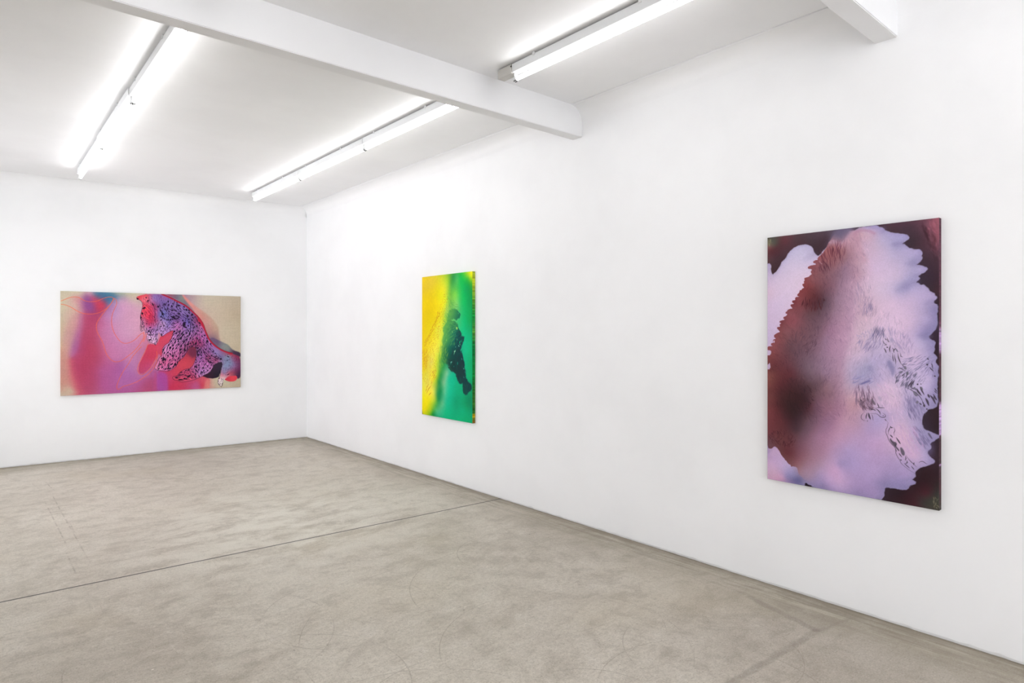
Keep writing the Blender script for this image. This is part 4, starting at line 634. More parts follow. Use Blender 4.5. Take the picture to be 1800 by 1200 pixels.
  ('line',{'pts':((1151,194),(1222,212)),'w':10.0,'col':(34,20,40),'alpha':0.95,'soft':4,'taper':True}),
  ('line',{'pts':((1492,360),(1507,380)),'w':17.5,'col':(34,20,40),'alpha':0.95,'soft':4,'taper':True}),
  ('line',{'pts':((1552,523),(1560,536)),'w':20.0,'col':(34,20,40),'alpha':0.95,'soft':4,'taper':True}),
  ('line',{'pts':((1586,589),(1605,626)),'w':18.75,'col':(34,20,40),'alpha':0.95,'soft':4,'taper':True}),
  ('line',{'pts':((1279,520),(1294,488)),'w':15.0,'col':(34,20,40),'alpha':0.95,'soft':4,'taper':True}),
  ('line',{'pts':((1272,552),(1286,556)),'w':17.5,'col':(34,20,40),'alpha':0.95,'soft':4,'taper':True}),
  ('line',{'pts':((1076,804),(1080,832),(1066,859)),'w':27.5,'col':(34,20,40),'alpha':0.95,'soft':4,'taper':True}),
  ('line',{'pts':((1150,671),(1157,698)),'w':25.0,'col':(34,20,40),'alpha':0.95,'soft':4,'taper':True}),
  ('line',{'pts':((1193,683),(1179,707)),'w':17.5,'col':(34,20,40),'alpha':0.95,'soft':4,'taper':True}),
  ('line',{'pts':((1143,754),(1164,786)),'w':13.75,'col':(34,20,40),'alpha':0.95,'soft':4,'taper':True}),
  ('line',{'pts':((1179,762),(1186,747)),'w':15.0,'col':(34,20,40),'alpha':0.95,'soft':4,'taper':True}),
  ('line',{'pts':((1129,920),(1132,912)),'w':32.5,'col':(34,20,40),'alpha':0.95,'soft':4,'taper':True}),
  ('line',{'pts':((1108,959),(1164,953)),'w':17.5,'col':(34,20,40),'alpha':0.95,'soft':4,'taper':True}),
  ('line',{'pts':((1214,883),(1207,923)),'w':22.5,'col':(34,20,40),'alpha':0.95,'soft':4,'taper':True}),
  ('line',{'pts':((1330,713),(1322,733)),'w':27.5,'col':(34,20,40),'alpha':0.95,'soft':4,'taper':True}),
  ('line',{'pts':((1485,682),(1470,710)),'w':20.0,'col':(34,20,40),'alpha':0.95,'soft':4,'taper':True}),
  ('line',{'pts':((1470,735),(1477,817)),'w':11.25,'col':(34,20,40),'alpha':0.95,'soft':4,'taper':True}),
  ('line',{'pts':((1590,835),(1613,885),(1666,903)),'w':13.75,'col':(34,20,40),'alpha':0.95,'soft':4,'taper':True}),
  ('line',{'pts':((1743,847),(1775,848)),'w':22.5,'col':(34,20,40),'alpha':0.95,'soft':4,'taper':True}),
  ('line',{'pts':((1552,748),(1560,757)),'w':30.0,'col':(34,20,40),'alpha':0.95,'soft':4,'taper':True}),
  ('line',{'pts':((1455,938),(1470,955)),'w':20.0,'col':(34,20,40),'alpha':0.95,'soft':4,'taper':True}),
  ('line',{'pts':((1370,1049),(1373,1073)),'w':27.5,'col':(34,20,40),'alpha':0.95,'soft':4,'taper':True}),
  ('line',{'pts':((1315,1010),(1322,1007)),'w':15.0,'col':(34,20,40),'alpha':0.95,'soft':4,'taper':True}),
  ('line',{'pts':((1243,1104),(1315,1107)),'w':12.5,'col':(34,20,40),'alpha':0.95,'soft':4,'taper':True}),
  ('line',{'pts':((1344,1100),(1337,1088)),'w':17.5,'col':(34,20,40),'alpha':0.95,'soft':4,'taper':True}),
  ('line',{'pts':((1440,970),(1484,1021)),'w':12.5,'col':(34,20,40),'alpha':0.95,'soft':4,'taper':True}),
  ('line',{'pts':((1514,997),(1537,1023)),'w':8.75,'col':(34,20,40),'alpha':0.95,'soft':4,'taper':True}),
  ('line',{'pts':((1514,1030),(1544,1015)),'w':8.75,'col':(34,20,40),'alpha':0.95,'soft':4,'taper':True}),
  ('line',{'pts':((1837,816),(1869,825)),'w':12.5,'col':(34,20,40),'alpha':0.95,'soft':4,'taper':True}),
  ('line',{'pts':((1837,866),(1845,875)),'w':17.5,'col':(34,20,40),'alpha':0.95,'soft':4,'taper':True}),
  ('line',{'pts':((1666,812),(1728,855)),'w':11.25,'col':(34,20,40),'alpha':0.95,'soft':4,'taper':True}),
  ('line',{'pts':((1751,997),(1747,1047)),'w':12.5,'col':(34,20,40),'alpha':0.95,'soft':4,'taper':True}),
  ('line',{'pts':((1837,1067),(1869,1052)),'w':10.0,'col':(34,20,40),'alpha':0.95,'soft':4,'taper':True}),
  ('line',{'pts':((1179,532),(1150,615),(1094,650),(1059,705),(1066,788),(1031,807),(996,885),(969,948),(1010,973),(1066,979),(1122,991),(1178,969),(1225,923),(1250,852),(1301,825),(1330,773),(1366,709),(1410,671),(1447,690),(1464,727),(1456,816),(1432,905),(1388,964),(1337,968),(1293,985),(1257,1020),(1221,1059),(1185,1056),(1178,1083),(1207,1110),(1235,1109),(1271,1135),(1330,1134),(1410,1123),(1477,1094),(1529,1071),(1560,1056),(1613,1027),(1651,981),(1674,920)),'w':4.5,'col':(40,22,44),'alpha':0.8,'soft':4,'taper':False}),
  ('line',{'pts':((1182,528),(1193,480),(1189,460),(1122,492),(1080,528),(1059,546),(1031,497)),'w':4.5,'col':(40,22,44),'alpha':0.8,'soft':4,'taper':False}),
  ('line',{'pts':((1010,567),(996,657),(962,626),(921,614),(897,592),(884,520),(870,458)),'w':4.5,'col':(40,22,44),'alpha':0.8,'soft':4,'taper':False}),
  ('line',{'pts':((850,458),(826,486),(816,420),(826,358),(815,289),(840,180),(847,141),(827,91),(786,75)),'w':4.5,'col':(40,22,44),'alpha':0.8,'soft':4,'taper':False}),
  ('line',{'pts':((1190,353),(1193,456)),'w':5.625,'col':(40,22,44),'alpha':0.8,'soft':4,'taper':True}),
  ('line',{'pts':((1031,355),(1010,402),(1017,481)),'w':5.625,'col':(40,22,44),'alpha':0.8,'soft':4,'taper':True}),
  ('line',{'pts':((942,114),(983,191),(976,324),(990,403)),'w':4.5,'col':(40,22,44),'alpha':0.8,'soft':4,'taper':True}),
  ('line',{'pts':((1767,1225),(1724,1183),(1722,1133),(1751,1072),(1768,981)),'w':4.5,'col':(40,22,44),'alpha':0.8,'soft':4,'taper':False}),
  ('line',{'pts':((1790,1153),(1767,1225)),'w':5.625,'col':(40,22,44),'alpha':0.8,'soft':4,'taper':True}),
  ('line',{'pts':((1010,846),(1038,862),(1024,909),(996,924)),'w':4.5,'col':(40,22,44),'alpha':0.8,'soft':4,'taper':True}),
  ('tone',{'sat':0.89}),
  ('line',{'pts':((6,118),(55,92),(99,71),(135,66),(171,68),(198,83),(225,104),(262,117),(299,120),(336,117),(373,104),(420,78),(458,62),(486,55),(515,56),(532,67),(524,99),(505,135),(477,179),(439,214),(401,241),(363,257),(326,266),(289,269),(243,266),(198,254),(162,233),(126,206),(95,185),(64,170),(33,160),(6,157)),'w':6.5,'col':(234,104,72),'alpha':0.8,'soft':4}),
  ('line',{'pts':((539,70),(515,122),(477,179),(429,248),(391,311),(363,361),(354,400),(354,440),(363,484),(382,529),(402,568),(419,607),(434,664),(447,720),(466,771),(495,813),(525,841),(552,852),(586,849),(620,837),(659,806),(699,770),(738,736),(768,702),(803,656),(828,610),(852,569),(862,534),(856,485)),'w':6.5,'col':(234,104,72),'alpha':0.8,'soft':4}),
  ('line',{'pts':((539,70),(558,86),(568,125),(553,177),(524,246),(513,302),(510,359),(514,404),(524,449),(541,500),(562,540),(586,580),(611,608),(635,622),(660,626),(694,620),(729,603),(768,575),(810,520),(846,495)),'w':6.5,'col':(234,104,72),'alpha':0.8,'soft':4}),
  ('line',{'pts':((829,668),(778,731),(738,782),(713,833),(689,884),(644,952),(610,1019),(586,1081),(566,1142),(566,1176),(579,1194),(600,1184),(630,1157),(688,1143),(758,1117),(780,1108),(840,1069),(901,1023),(944,976),(974,927),(996,872),(1007,816),(999,731)),'w':6.5,'col':(234,104,72),'alpha':0.8,'soft':4}),
  ('line',{'pts':((907,632),(886,687),(864,743),(828,826),(804,880),(789,929),(789,970),(804,1008),(828,1020),(858,1014),(907,967),(950,913),(975,857),(996,801)),'w':6.5,'col':(234,104,72),'alpha':0.8,'soft':4}),
  ('line',{'pts':((853,499),(865,548),(846,631),(889,506)),'w':10,'col':(236,120,110),'alpha':0.7,'soft':8}),
  ('grain',{'a':0.02,'s':9,'seed':6}),
  ('weave',{'a':0.014,'s':14}),
 ],
 'P2': [
  ('ground',{'f':('F',((26,21,238,204,18),(53,114,230,196,36),(244,54,228,202,46),(156,84,230,200,50),(182,260,236,204,0),(119,468,232,204,0),(27,255,238,206,0),(306,161,232,216,8),(355,231,236,228,16),(368,334,242,226,24),(427,99,218,226,50),(451,167,226,226,50),(487,68,168,214,48),(510,123,140,200,60),(545,85,74,166,62),(592,34,36,148,74),(569,59,56,156,66),(546,138,90,184,72),(452,269,226,236,44),(487,236,170,216,70),(534,205,108,188,64),(616,208,134,216,74),(593,273,130,210,84),(639,315,142,216,112),(547,312,110,186,80),(660,31,60,182,92),(649,77,84,196,90),(717,81,8,192,82),(706,27,20,184,70),(828,152,0,162,80),(774,279,0,192,92),(718,278,40,196,96),(862,282,0,158,80),(775,475,0,192,114),(863,476,0,168,82),(753,606,8,198,132),(853,637,0,182,122),(860,18,234,238,30),(817,28,150,214,44),(828,67,60,190,60),(882,58,202,228,20),(872,109,60,180,50),(888,174,30,160,60),(708,507,44,196,120),(673,342,90,200,110),(429,471,204,226,60),(476,351,190,220,90),(345,539,240,236,64),(283,573,236,228,60),(465,418,150,206,80),(246,608,240,226,44),(357,676,228,232,64),(120,573,238,212,12),(56,715,236,206,20),(246,470,236,210,10),(61,830,238,214,30),(21,941,238,208,10),(194,898,236,222,96),(128,973,234,216,70),(297,787,236,236,74),(373,757,200,222,70),(360,821,170,206,60),(259,896,236,236,54),(335,872,170,206,60),(361,899,110,180,70),(323,957,150,200,60),(285,1023,206,222,50),(62,1049,236,226,66),(129,1118,236,222,84),(22,1176,236,228,70),(234,1076,236,228,40),(285,1116,130,184,60),(130,1336,236,226,8),(63,1415,240,222,0),(9,1310,238,228,10),(234,1220,228,226,84),(248,1291,190,210,60),(411,947,34,152,74),(361,1034,26,148,70),(324,1107,28,140,70),(362,1197,8,142,78),(325,1285,0,142,76),(299,1230,40,150,80),(274,1360,64,174,74),(248,1334,130,196,60),(196,1439,60,164,36),(170,1413,170,200,30),(216,1452,10,130,60),(473,1007,134,206,156),(449,1050,120,200,146),(412,1109,136,198,142),(400,1152,80,180,120),(425,1206,104,198,146),(388,1315,104,192,134),(350,1375,80,188,130),(287,1409,84,192,132),(510,1061,8,198,148),(511,1200,0,198,148),(487,1307,0,190,140),(631,1123,0,180,126),(632,1295,0,158,108),(737,1225,0,172,116),(784,1282,0,154,98),(830,1312,0,150,92),(749,1353,0,176,122),(451,1415,0,188,128),(573,1404,0,176,122),(692,1427,0,182,122),(807,1449,0,176,112),(852,1377,0,168,112),(805,910,0,182,124),(851,1008,0,176,112),(873,907,0,170,104),(804,775,8,192,134),(850,807,0,182,120),(509,817,0,132,96),(885,1174,0,160,100),(852,1243,0,138,90),(886,1307,0,144,96)),38)}),
  ('poly',{'pts':((523,372),(570,353),(628,361),(668,375),(676,401),(702,418),(679,454),(631,468),(582,456),(547,466),(594,480),(651,497),(668,527),(663,543),(634,543),(629,556),(663,560),(708,589),(720,632),(765,632),(754,678),(720,724),(729,709),(712,764),(753,837),(782,931),(800,1025),(823,1064),(874,1081),(898,1113),(880,1161),(835,1191),(795,1208),(760,1196),(743,1143),(737,1096),(713,1110),(690,1099),(655,1067),(619,1007),(595,998),(547,983),(498,957),(488,922),(448,896),(374,927),(323,950),(348,857),(373,800),(360,743),(400,723),(370,683),(406,621),(399,560),(387,546),(429,526),(465,472),(488,405)),'col':('F',((628,407,48,140,82),(651,447,34,118,84),(570,393,84,160,80),(489,506,84,166,76),(453,539,92,170,74),(430,607,96,174,78),(548,573,50,132,86),(617,606,18,108,90),(686,606,14,76,74),(640,527,40,124,80),(490,674,64,152,80),(618,686,12,92,84),(430,709,84,160,80),(509,747,16,106,80),(410,771,50,130,70),(361,842,90,160,66),(386,905,50,146,74),(570,781,12,84,76),(629,779,14,66,64),(689,880,14,58,58),(522,872,14,76,64),(570,940,24,60,56),(713,982,22,58,58),(643,1019,18,62,60),(806,1139,8,68,66),(783,1086,10,60,62)),34),'soft':9,'wob':9,'wobs':34,'seed':4,'clip':((511,311),(774,318),(798,768),(972,804),(974,1233),(691,1256),(448,945),(361,899),(382,778),(393,539),(465,445)),'clips':40}),
  ('marks',{'region':((440,174),(487,216),(452,336),(405,492),(345,608),(309,738),(322,744),(285,931),(260,1089),(195,1122),(89,1186),(8,1074),(6,794),(43,743),(68,679),(183,573),(295,401),(368,266)),'dirs':((307,401,123),(183,573,142),(56,715,108),(428,268,99),(452,201,46),(489,472,45),(548,540,146),(605,440,13),(430,675,122),(128,864,123),(233,1026,107),(103,1215,137),(62,1086,123),(361,857,90),(630,814,122),(689,948,57),(783,1046,73),(534,941,16)),'n':330,'ln':(9,24),'wd':(4,9),'cols':((186,104,16),(206,130,14),(214,150,20),(196,120,24),(222,160,24)),'alpha':(0.3,0.8),'sig':120,'curl':0.6,'seed':3,'gap':15}),
  ('marks',{'region':((307,374),(344,388),(246,539),(133,665),(69,736),(56,701),(158,580),(233,497)),'dirs':((307,401,123),(183,573,142),(56,715,108),(428,268,99),(452,201,46),(489,472,45),(548,540,146),(605,440,13),(430,675,122),(128,864,123),(233,1026,107),(103,1215,137),(62,1086,123),(361,857,90),(630,814,122),(689,948,57),(783,1046,73),(534,941,16)),'n':46,'ln':(14,36),'wd':(5,10),'cols':((190,110,14),(200,124,16)),'alpha':(0.3,0.7),'sig':120,'curl':0.5,'seed':5,'gap':14}),
  ('marks',{'region':((6,794),(101,763),(128,864),(88,960),(34,941)),'dirs':((307,401,123),(183,573,142),(56,715,108),(428,268,99),(452,201,46),(489,472,45),(548,540,146),(605,440,13),(430,675,122),(128,864,123),(233,1026,107),(103,1215,137),(62,1086,123),(361,857,90),(630,814,122),(689,948,57),(783,1046,73),(534,941,16)),'n':30,'ln':(25,50),'wd':(5,9),'cols':((206,120,20),),'alpha':(0.4,0.8),'sig':120,'seed':6,'gap':16}),
  ('marks',{'region':((194,992),(272,981),(279,1059),(221,1077)),'dirs':((307,401,123),(183,573,142),(56,715,108),(428,268,99),(452,201,46),(489,472,45),(548,540,146),(605,440,13),(430,675,122),(128,864,123),(233,1026,107),(103,1215,137),(62,1086,123),(361,857,90),(630,814,122),(689,948,57),(783,1046,73),(534,941,16)),'n':12,'ln':(20,50),'wd':(5,10),'cols':((190,110,40),),'alpha':(0.5,0.8),'sig':120,'seed':7,'gap':14}),
  ('line',{'pts':((188,1147),(129,1191),(90,1245)),'w':9,'col':(190,110,20),'alpha':0.7,'soft':4,'taper':True}),
  ('line',{'pts':((116,1156),(89,1186)),'w':9,'col':(190,110,20),'alpha':0.7,'soft':4,'taper':True}),
  ('line',{'pts':((182,1224),(130,1260)),'w':9,'col':(190,110,20),'alpha':0.7,'soft':4,'taper':True}),
  ('line',{'pts':((76,1224),(96,1186)),'w':9,'col':(190,110,20),'alpha':0.7,'soft':4,'taper':True}),
  ('marks',{'region':((487,216),(662,315),(685,369),(547,366),(465,539),(393,539),(452,370)),'dirs':((307,401,123),(183,573,142),(56,715,108),(428,268,99),(452,201,46),(489,472,45),(548,540,146),(605,440,13),(430,675,122),(128,864,123),(233,1026,107),(103,1215,137),(62,1086,123),(361,857,90),(630,814,122),(689,948,57),(783,1046,73),(534,941,16)),'n':90,'ln':(25,70),'wd':(5,10),'cols':((60,150,70),(110,190,70),(90,176,66)),'alpha':(0.2,0.5),'sig':90,'curl':0.6,'seed':8,'gap':15}),
  ('marks',{'region':((465,458),(651,507),(618,726),(394,730),(405,573)),'dirs':((307,401,123),(183,573,142),(56,715,108),(428,268,99),(452,201,46),(489,472,45),(548,540,146),(605,440,13),(430,675,122),(128,864,123),(233,1026,107),(103,1215,137),(62,1086,123),(361,857,90),(630,814,122),(689,948,57),(783,1046,73),(534,941,16)),'n':110,'ln':(25,70),'wd':(5,10),'cols':((110,190,90),(50,130,80),(84,166,80),(120,196,90)),'alpha':(0.2,0.5),'sig':90,'curl':0.6,'seed':9,'gap':14}),
  ('marks',{'region':((360,715),(472,713),(497,852),(473,909),(323,957),(310,901)),'dirs':((307,401,123),(183,573,142),(56,715,108),(428,268,99),(452,201,46),(489,472,45),(548,540,146),(605,440,13),(430,675,122),(128,864,123),(233,1026,107),(103,1215,137),(62,1086,123),(361,857,90),(630,814,122),(689,948,57),(783,1046,73),(534,941,16)),'n':70,'ln':(22,60),'wd':(5,10),'cols':((60,140,60),(150,196,70),(90,160,60)),'alpha':(0.3,0.7),'sig':90,'curl':0.5,'seed':10,'gap':14}),
  ('marks',{'region':((663,553),(765,638),(709,724),(618,726),(545,754),(712,750),(794,1045),(885,1120),(795,1200),(737,1089),(643,1040),(498,943),(497,887)),'dirs':((307,401,123),(183,573,142),(56,715,108),(428,268,99),(452,201,46),(489,472,45),(548,540,146),(605,440,13),(430,675,122),(128,864,123),(233,1026,107),(103,1215,137),(62,1086,123),(361,857,90),(630,814,122),(689,948,57),(783,1046,73),(534,941,16)),'n':120,'ln':(25,80),'wd':(6,12),'cols':((30,56,56),(14,50,52),(10,80,72),(18,66,62)),'alpha':(0.4,0.9),'sig':90,'curl':0.5,'seed':12,'gap':12}),
  ('line',{'pts':((623,766),(606,787),(594,815)),'w':10,'col':(126,214,160),'alpha':0.85,'soft':6,'taper':True}),
  ('line',{'pts':((594,784),(624,779)),'w':12,'col':(150,214,170),'alpha':0.85,'soft':6,'taper':True}),
  ('line',{'pts':((534,896),(564,888)),'w':12,'col':(110,196,170),'alpha':0.85,'soft':6,'taper':True}),
  ('line',{'pts':((546,894),(540,913)),'w':9,'col':(60,160,140),'alpha':0.85,'soft':6,'taper':True}),
  ('line',{'pts':((660,885),(656,916)),'w':14,'col':(0,150,120),'alpha':0.85,'soft':6,'taper':True}),
  ('line',{'pts':((588,931),(600,935)),'w':12,'col':(0,130,110),'alpha':0.85,'soft':6,'taper':True}),
  ('line',{'pts':((724,848),(735,862)),'w':9,'col':(60,190,160),'alpha':0.85,'soft':6,'taper':True}),
  ('line',{'pts':((759,942),(765,955)),'w':9,'col':(110,200,180),'alpha':0.85,'soft':6,'taper':True}),
  ('line',{'pts':((782,971),(787,991)),'w':8,'col':(40,150,130),'alpha':0.85,'soft':6,'taper':True}),
  ('line',{'pts':((759,1027),(769,1040)),'w':8,'col':(60,150,140),'alpha':0.85,'soft':6,'taper':True}),
  ('line',{'pts':((671,720),(688,733)),'w':12,'col':(120,204,170),'alpha':0.85,'soft':6,'taper':True}),
  ('line',{'pts':((617,735),(629,741)),'w':10,'col':(80,180,150),'alpha':0.85,'soft':6,'taper':True}),
  ('line',{'pts':((840,1069),(868,1088)),'w':8,'col':(30,140,110),'alpha':0.85,'soft':6,'taper':True}),
  ('line',{'pts':((504,932),(510,939)),'w':9,'col':(100,190,140),'alpha':0.85,'soft':6,'taper':True}),
  ('line',{'pts':((634,546),(663,550)),'w':14,'col':(206,226,100),'alpha':0.85,'soft':6,'taper':True}),
  ('line',{'pts':((640,553),(652,563)),'w':10,'col':(186,220,100),'alpha':0.85,'soft':6,'taper':True}),
  ('line',{'pts':((646,652),(652,672)),'w':10,'col':(90,190,120),'alpha':0.85,'soft':6,'taper':True}),
  ('line',{'pts':((709,672),(692,691),(709,704)),'w':12,'col':(0,196,130),'alpha':0.85,'soft':6,'taper':True}),
  ('line',{'pts':((731,665),(720,691),(742,684)),'w':9,'col':(10,190,130),'alpha':0.85,'soft':6,'taper':True}),
  ('line',{'pts':((686,705),(709,718)),'w':9,'col':(90,196,120),'alpha':0.85,'soft':6,'taper':True}),
  ('line',{'pts':((565,580),(574,596)),'w':9,'col':(130,200,100),'alpha':0.85,'soft':6,'taper':True}),
  ('line',{'pts':((466,661),(460,681)),'w':9,'col':(140,206,90),'alpha':0.85,'soft':6,'taper':True}),
  ('line',{'pts':((663,547),(720,606),(725,645),(765,635),(759,677),(709,698)),'w':13,'col':(18,62,60),'alpha':0.8,'soft':6}),
  ('line',{'pts':((656,381),(698,408),(691,448)),'w':10,'col':(20,96,84),'alpha':0.8,'soft':6}),
  ('line',{'pts':((907,220),(900,348),(898,541),(899,734),(906,839),(905,1039),(899,1173)),'w':9,'col':(0,110,60),'alpha':0.5,'soft':10}),
  ('line',{'pts':((-4,1429),(10,1472)),'w':16,'col':(90,60,30),'alpha':0.7,'soft':10}),
  ('grain',{'a':0.02,'s':7,'seed':3}),
 ],
 'P3': [
  ('ground',{'f':('F',((0,-1,92,84,72),(0,146,90,58,60),(19,20,88,88,78),(12,33,125,118,90),(44,44,85,85,75),(90,28,96,52,58),(55,65,92,50,55),(19,79,96,46,52),(12,61,135,75,80),(114,14,110,58,68),(176,27,84,60,66),(243,28,82,62,70),(307,26,84,62,74),(210,48,80,52,60),(308,91,68,46,54),(275,71,70,50,60),(108,88,84,54,62),(55,134,78,50,58),(19,131,92,58,66),(45,202,66,42,48),(355,47,76,54,66),(395,13,95,80,100),(432,24,112,98,132),(447,41,100,85,112),(417,54,120,102,135),(471,13,130,112,150),(663,15,80,55,68),(717,13,82,54,68),(690,30,76,52,62),(770,34,78,54,66),(822,26,100,62,78),(796,96,70,50,60),(847,44,110,66,82),(872,12,135,74,90),(885,34,150,85,100),(892,63,150,82,98),(880,62,120,68,84),(890,106,140,76,92),(860,103,96,58,72),(822,128,78,50,62),(868,161,86,56,70),(892,163,96,58,74),(848,202,70,48,60),(885,220,72,48,60),(860,290,62,44,58),(823,302,62,46,62),(893,306,64,42,54),(507,5,75,60,75),(873,348,62,44,54),(893,363,70,42,52),(891,426,52,36,46),(879,591,58,42,58),(894,620,56,40,52),(894,662,56,38,50),(896,705,54,36,44),(870,978,52,36,44),(895,976,54,34,42),(850,1009,56,40,52),(859,1041,58,42,54),(885,1057,54,38,46),(885,1134,62,44,58),(866,1174,82,66,96),(859,1164,100,85,125),(892,1171,56,38,46),(885,1115,56,42,54),(843,1262,56,34,40),(826,1296,50,30,36),(859,1328,54,32,38),(809,1357,52,30,36),(722,1412,48,30,38),(686,1411,52,34,42),(668,1443,54,36,46),(757,1425,58,30,38),(860,1367,68,34,42),(843,1393,80,38,46),(799,1448,74,36,44),(826,1438,62,56,54),(860,1416,62,62,56),(880,1431,70,66,56),(893,1379,56,56,52),(890,1452,66,62,54),(892,1284,56,34,42),(245,1461,36,22,30),(313,1421,90,80,120)),26)}),
  ('poly',{'pts':((-28,158),(0,155),(16,155),(23,169),(26,204),(34,229),(52,216),(73,187),(87,157),(108,138),(128,110),(149,88),(173,70),(196,63),(223,61),(246,68),(266,80),(277,97),(287,121),(300,136),(311,133),(327,115),(340,107),(355,89),(368,61),(386,54),(402,60),(426,75),(444,63),(459,40),(474,13),(492,20),(513,7),(524,1),(579,2),(612,0),(620,5),(627,12),(649,22),(653,32),(674,42),(690,50),(712,54),(744,63),(760,70),(768,81),(766,88),(759,97),(744,106),(736,111),(749,120),(770,137),(791,147),(812,150),(825,157),(832,169),(829,180),(824,186),(832,195),(825,209),(810,221),(802,225),(822,231),(845,240),(855,252),(848,264),(828,276),(810,285),(818,296),(810,304),(797,315),(812,320),(820,332),(833,331),(846,343),(858,359),(871,371),(883,377),(885,388),(896,396),(893,408),(881,417),(883,428),(896,437),(895,463),(896,494),(896,528),(889,557),(876,571),(866,583),(859,594),(866,611),(884,620),(886,628),(879,643),(882,660),(878,674),(884,683),(894,699),(889,714),(892,731),(899,745),(898,790),(896,847),(896,904),(895,944),(885,950),(865,961),(847,972),(835,990),(829,1023),(830,1025),(828,1045),(836,1063),(855,1072),(879,1081),(892,1083),(908,1085),(908,1097),(895,1103),(885,1120),(862,1133),(869,1147),(869,1159),(854,1174),(852,1188),(872,1204),(884,1216),(879,1232),(853,1247),(826,1258),(812,1269),(798,1285),(795,1297),(798,1308),(792,1320),(781,1329),(792,1331),(803,1339),(795,1352),(771,1364),(761,1381),(750,1391),(729,1393),(711,1391),(679,1393),(655,1393),(653,1418),(648,1447),(631,1468),(468,1472),(335,1466),(271,1465),(265,1456),(248,1456),(238,1446),(230,1448),(225,1464),(215,1465),(148,1471),(79,1470),(-7,1482),(-29,1475)),'col':('F',((210,97,203,193,226),(142,158,211,195,226),(73,255,216,194,222),(276,153,203,189,224),(243,74,196,186,222),(118,136,200,188,224),(12,182,185,168,205),(20,286,216,190,220),(177,261,222,198,224),(243,232,224,200,226),(565,6,176,160,208),(551,22,205,165,190),(607,5,165,152,205),(551,35,207,168,190),(588,39,204,166,192),(527,26,196,150,172),(510,33,196,150,172),(551,99,207,170,198),(636,78,190,175,210),(649,28,168,156,205),(690,51,170,158,206),(717,87,172,162,208),(707,116,158,150,196),(744,75,168,158,206),(757,91,156,148,196),(608,136,207,178,207),(669,142,196,178,214),(691,174,195,178,215),(744,149,182,168,210),(797,169,182,166,212),(817,200,160,148,196),(822,168,165,152,200),(792,212,152,145,190),(608,227,214,185,218),(691,219,204,182,216),(745,238,196,178,215),(822,249,180,164,208),(845,254,165,152,200),(636,290,218,190,220),(718,289,206,184,216),(797,294,164,154,200),(771,307,168,158,204),(38,390,218,192,224),(9,337,222,190,216),(109,359,222,198,228),(39,493,214,188,220),(14,596,206,184,220),(74,425,216,192,224),(637,350,217,192,221),(758,345,160,150,198),(732,352,172,162,206),(784,352,186,170,214),(692,413,220,190,221),(771,430,207,180,216),(771,386,200,178,216),(848,390,188,168,212),(881,397,180,160,206),(881,463,142,130,182),(863,448,158,146,192),(849,505,180,162,207),(665,502,224,192,222),(772,533,214,184,216),(874,548,148,136,186),(844,591,132,124,176),(823,577,165,150,200),(609,532,222,190,216),(719,622,214,184,216),(824,621,186,170,212),(869,649,155,142,192),(856,614,160,148,196),(523,407,205,168,188),(523,469,208,170,190),(523,531,216,182,202),(553,624,212,182,205),(595,623,204,184,212),(524,655,212,180,204),(524,717,204,178,210),(568,762,170,162,200),(547,787,176,166,205),(582,777,166,156,198),(530,841,172,158,198),(679,742,172,158,200),(610,714,190,172,214),(746,725,207,182,217),(798,697,212,184,218),(849,707,185,168,212),(884,700,158,146,196),(638,774,202,180,217),(624,820,192,172,214),(666,863,222,190,220),(707,949,222,187,217),(693,906,220,190,218),(773,826,190,172,212),(850,851,196,176,218),(862,807,196,176,216),(884,791,150,138,190),(887,848,148,136,188),(773,944,175,160,206),(825,968,168,154,198),(799,912,178,162,206),(850,922,170,155,202),(880,934,150,138,188),(525,903,208,170,194),(510,966,200,150,165),(554,963,205,165,190),(666,1013,186,162,207),(611,1034,182,162,212),(887,748,165,150,200),(747,990,195,172,212),(573,1094,184,155,202),(496,1144,194,155,196),(519,1083,192,150,182),(611,1170,200,160,206),(685,1240,184,155,202),(612,1332,184,155,206),(756,1112,224,184,212),(728,1060,218,182,214),(791,1205,216,176,212),(825,1142,178,160,206),(801,1087,176,162,208),(842,1197,186,166,212),(876,1211,160,146,196),(757,1253,180,158,206),(757,1308,176,150,202),(788,1314,164,146,196),(774,1344,160,145,196),(792,1341,150,136,188),(704,1376,148,134,186),(750,1379,140,128,180),(657,1381,140,126,176),(612,1393,162,140,192),(612,1434,168,142,194),(627,1451,152,134,186),(536,1428,166,140,192),(517,1456,150,130,182),(889,1088,160,145,192),(879,1112,150,138,188),(25,1301,208,168,208),(10,1296,170,145,190),(43,1329,196,160,206),(25,1370,208,168,208),(43,1418,208,165,198),(96,1443,206,152,192),(79,1453,206,152,190),(11,1441,205,160,192),(130,1353,196,172,215),(147,1367,182,160,208),(165,1414,148,138,188),(120,1432,150,138,190),(182,1438,105,100,152),(202,1444,110,105,158),(155,1453,125,108,158),(215,1455,130,124,170),(280,1248,162,118,148),(344,1206,190,140,175),(313,1308,180,145,175),(406,1293,190,156,202),(407,1335,208,162,207),(376,1356,205,160,204),(452,1318,174,150,202),(422,1307,168,145,196),(422,1402,208,166,210),(360,1413,190,156,204),(313,1389,174,148,194),(313,1437,158,138,188),(265,1446,150,132,182),(467,1221,184,156,206),(376,1445,176,148,200),(437,1440,186,156,204),(332,1450,140,122,172),(215,1373,168,130,150),(436,1162,198,150,188),(248,1416,165,135,165)),24),'smooth':1,'soft':3,'wob':3,'wobs':22,'seed':5,'rim':((150,140,182),7,0.5)}),
  ('line',{'pts':((740,110),(718,111),(691,114)),'w':8.8,'col':(138,128,178),'alpha':0.55,'soft':28.6,'taper':True}),
  ('line',{'pts':((804,225),(779,220),(752,220)),'w':9.6,'col':(138,128,178),'alpha':0.45,'soft':31.2,'taper':True}),
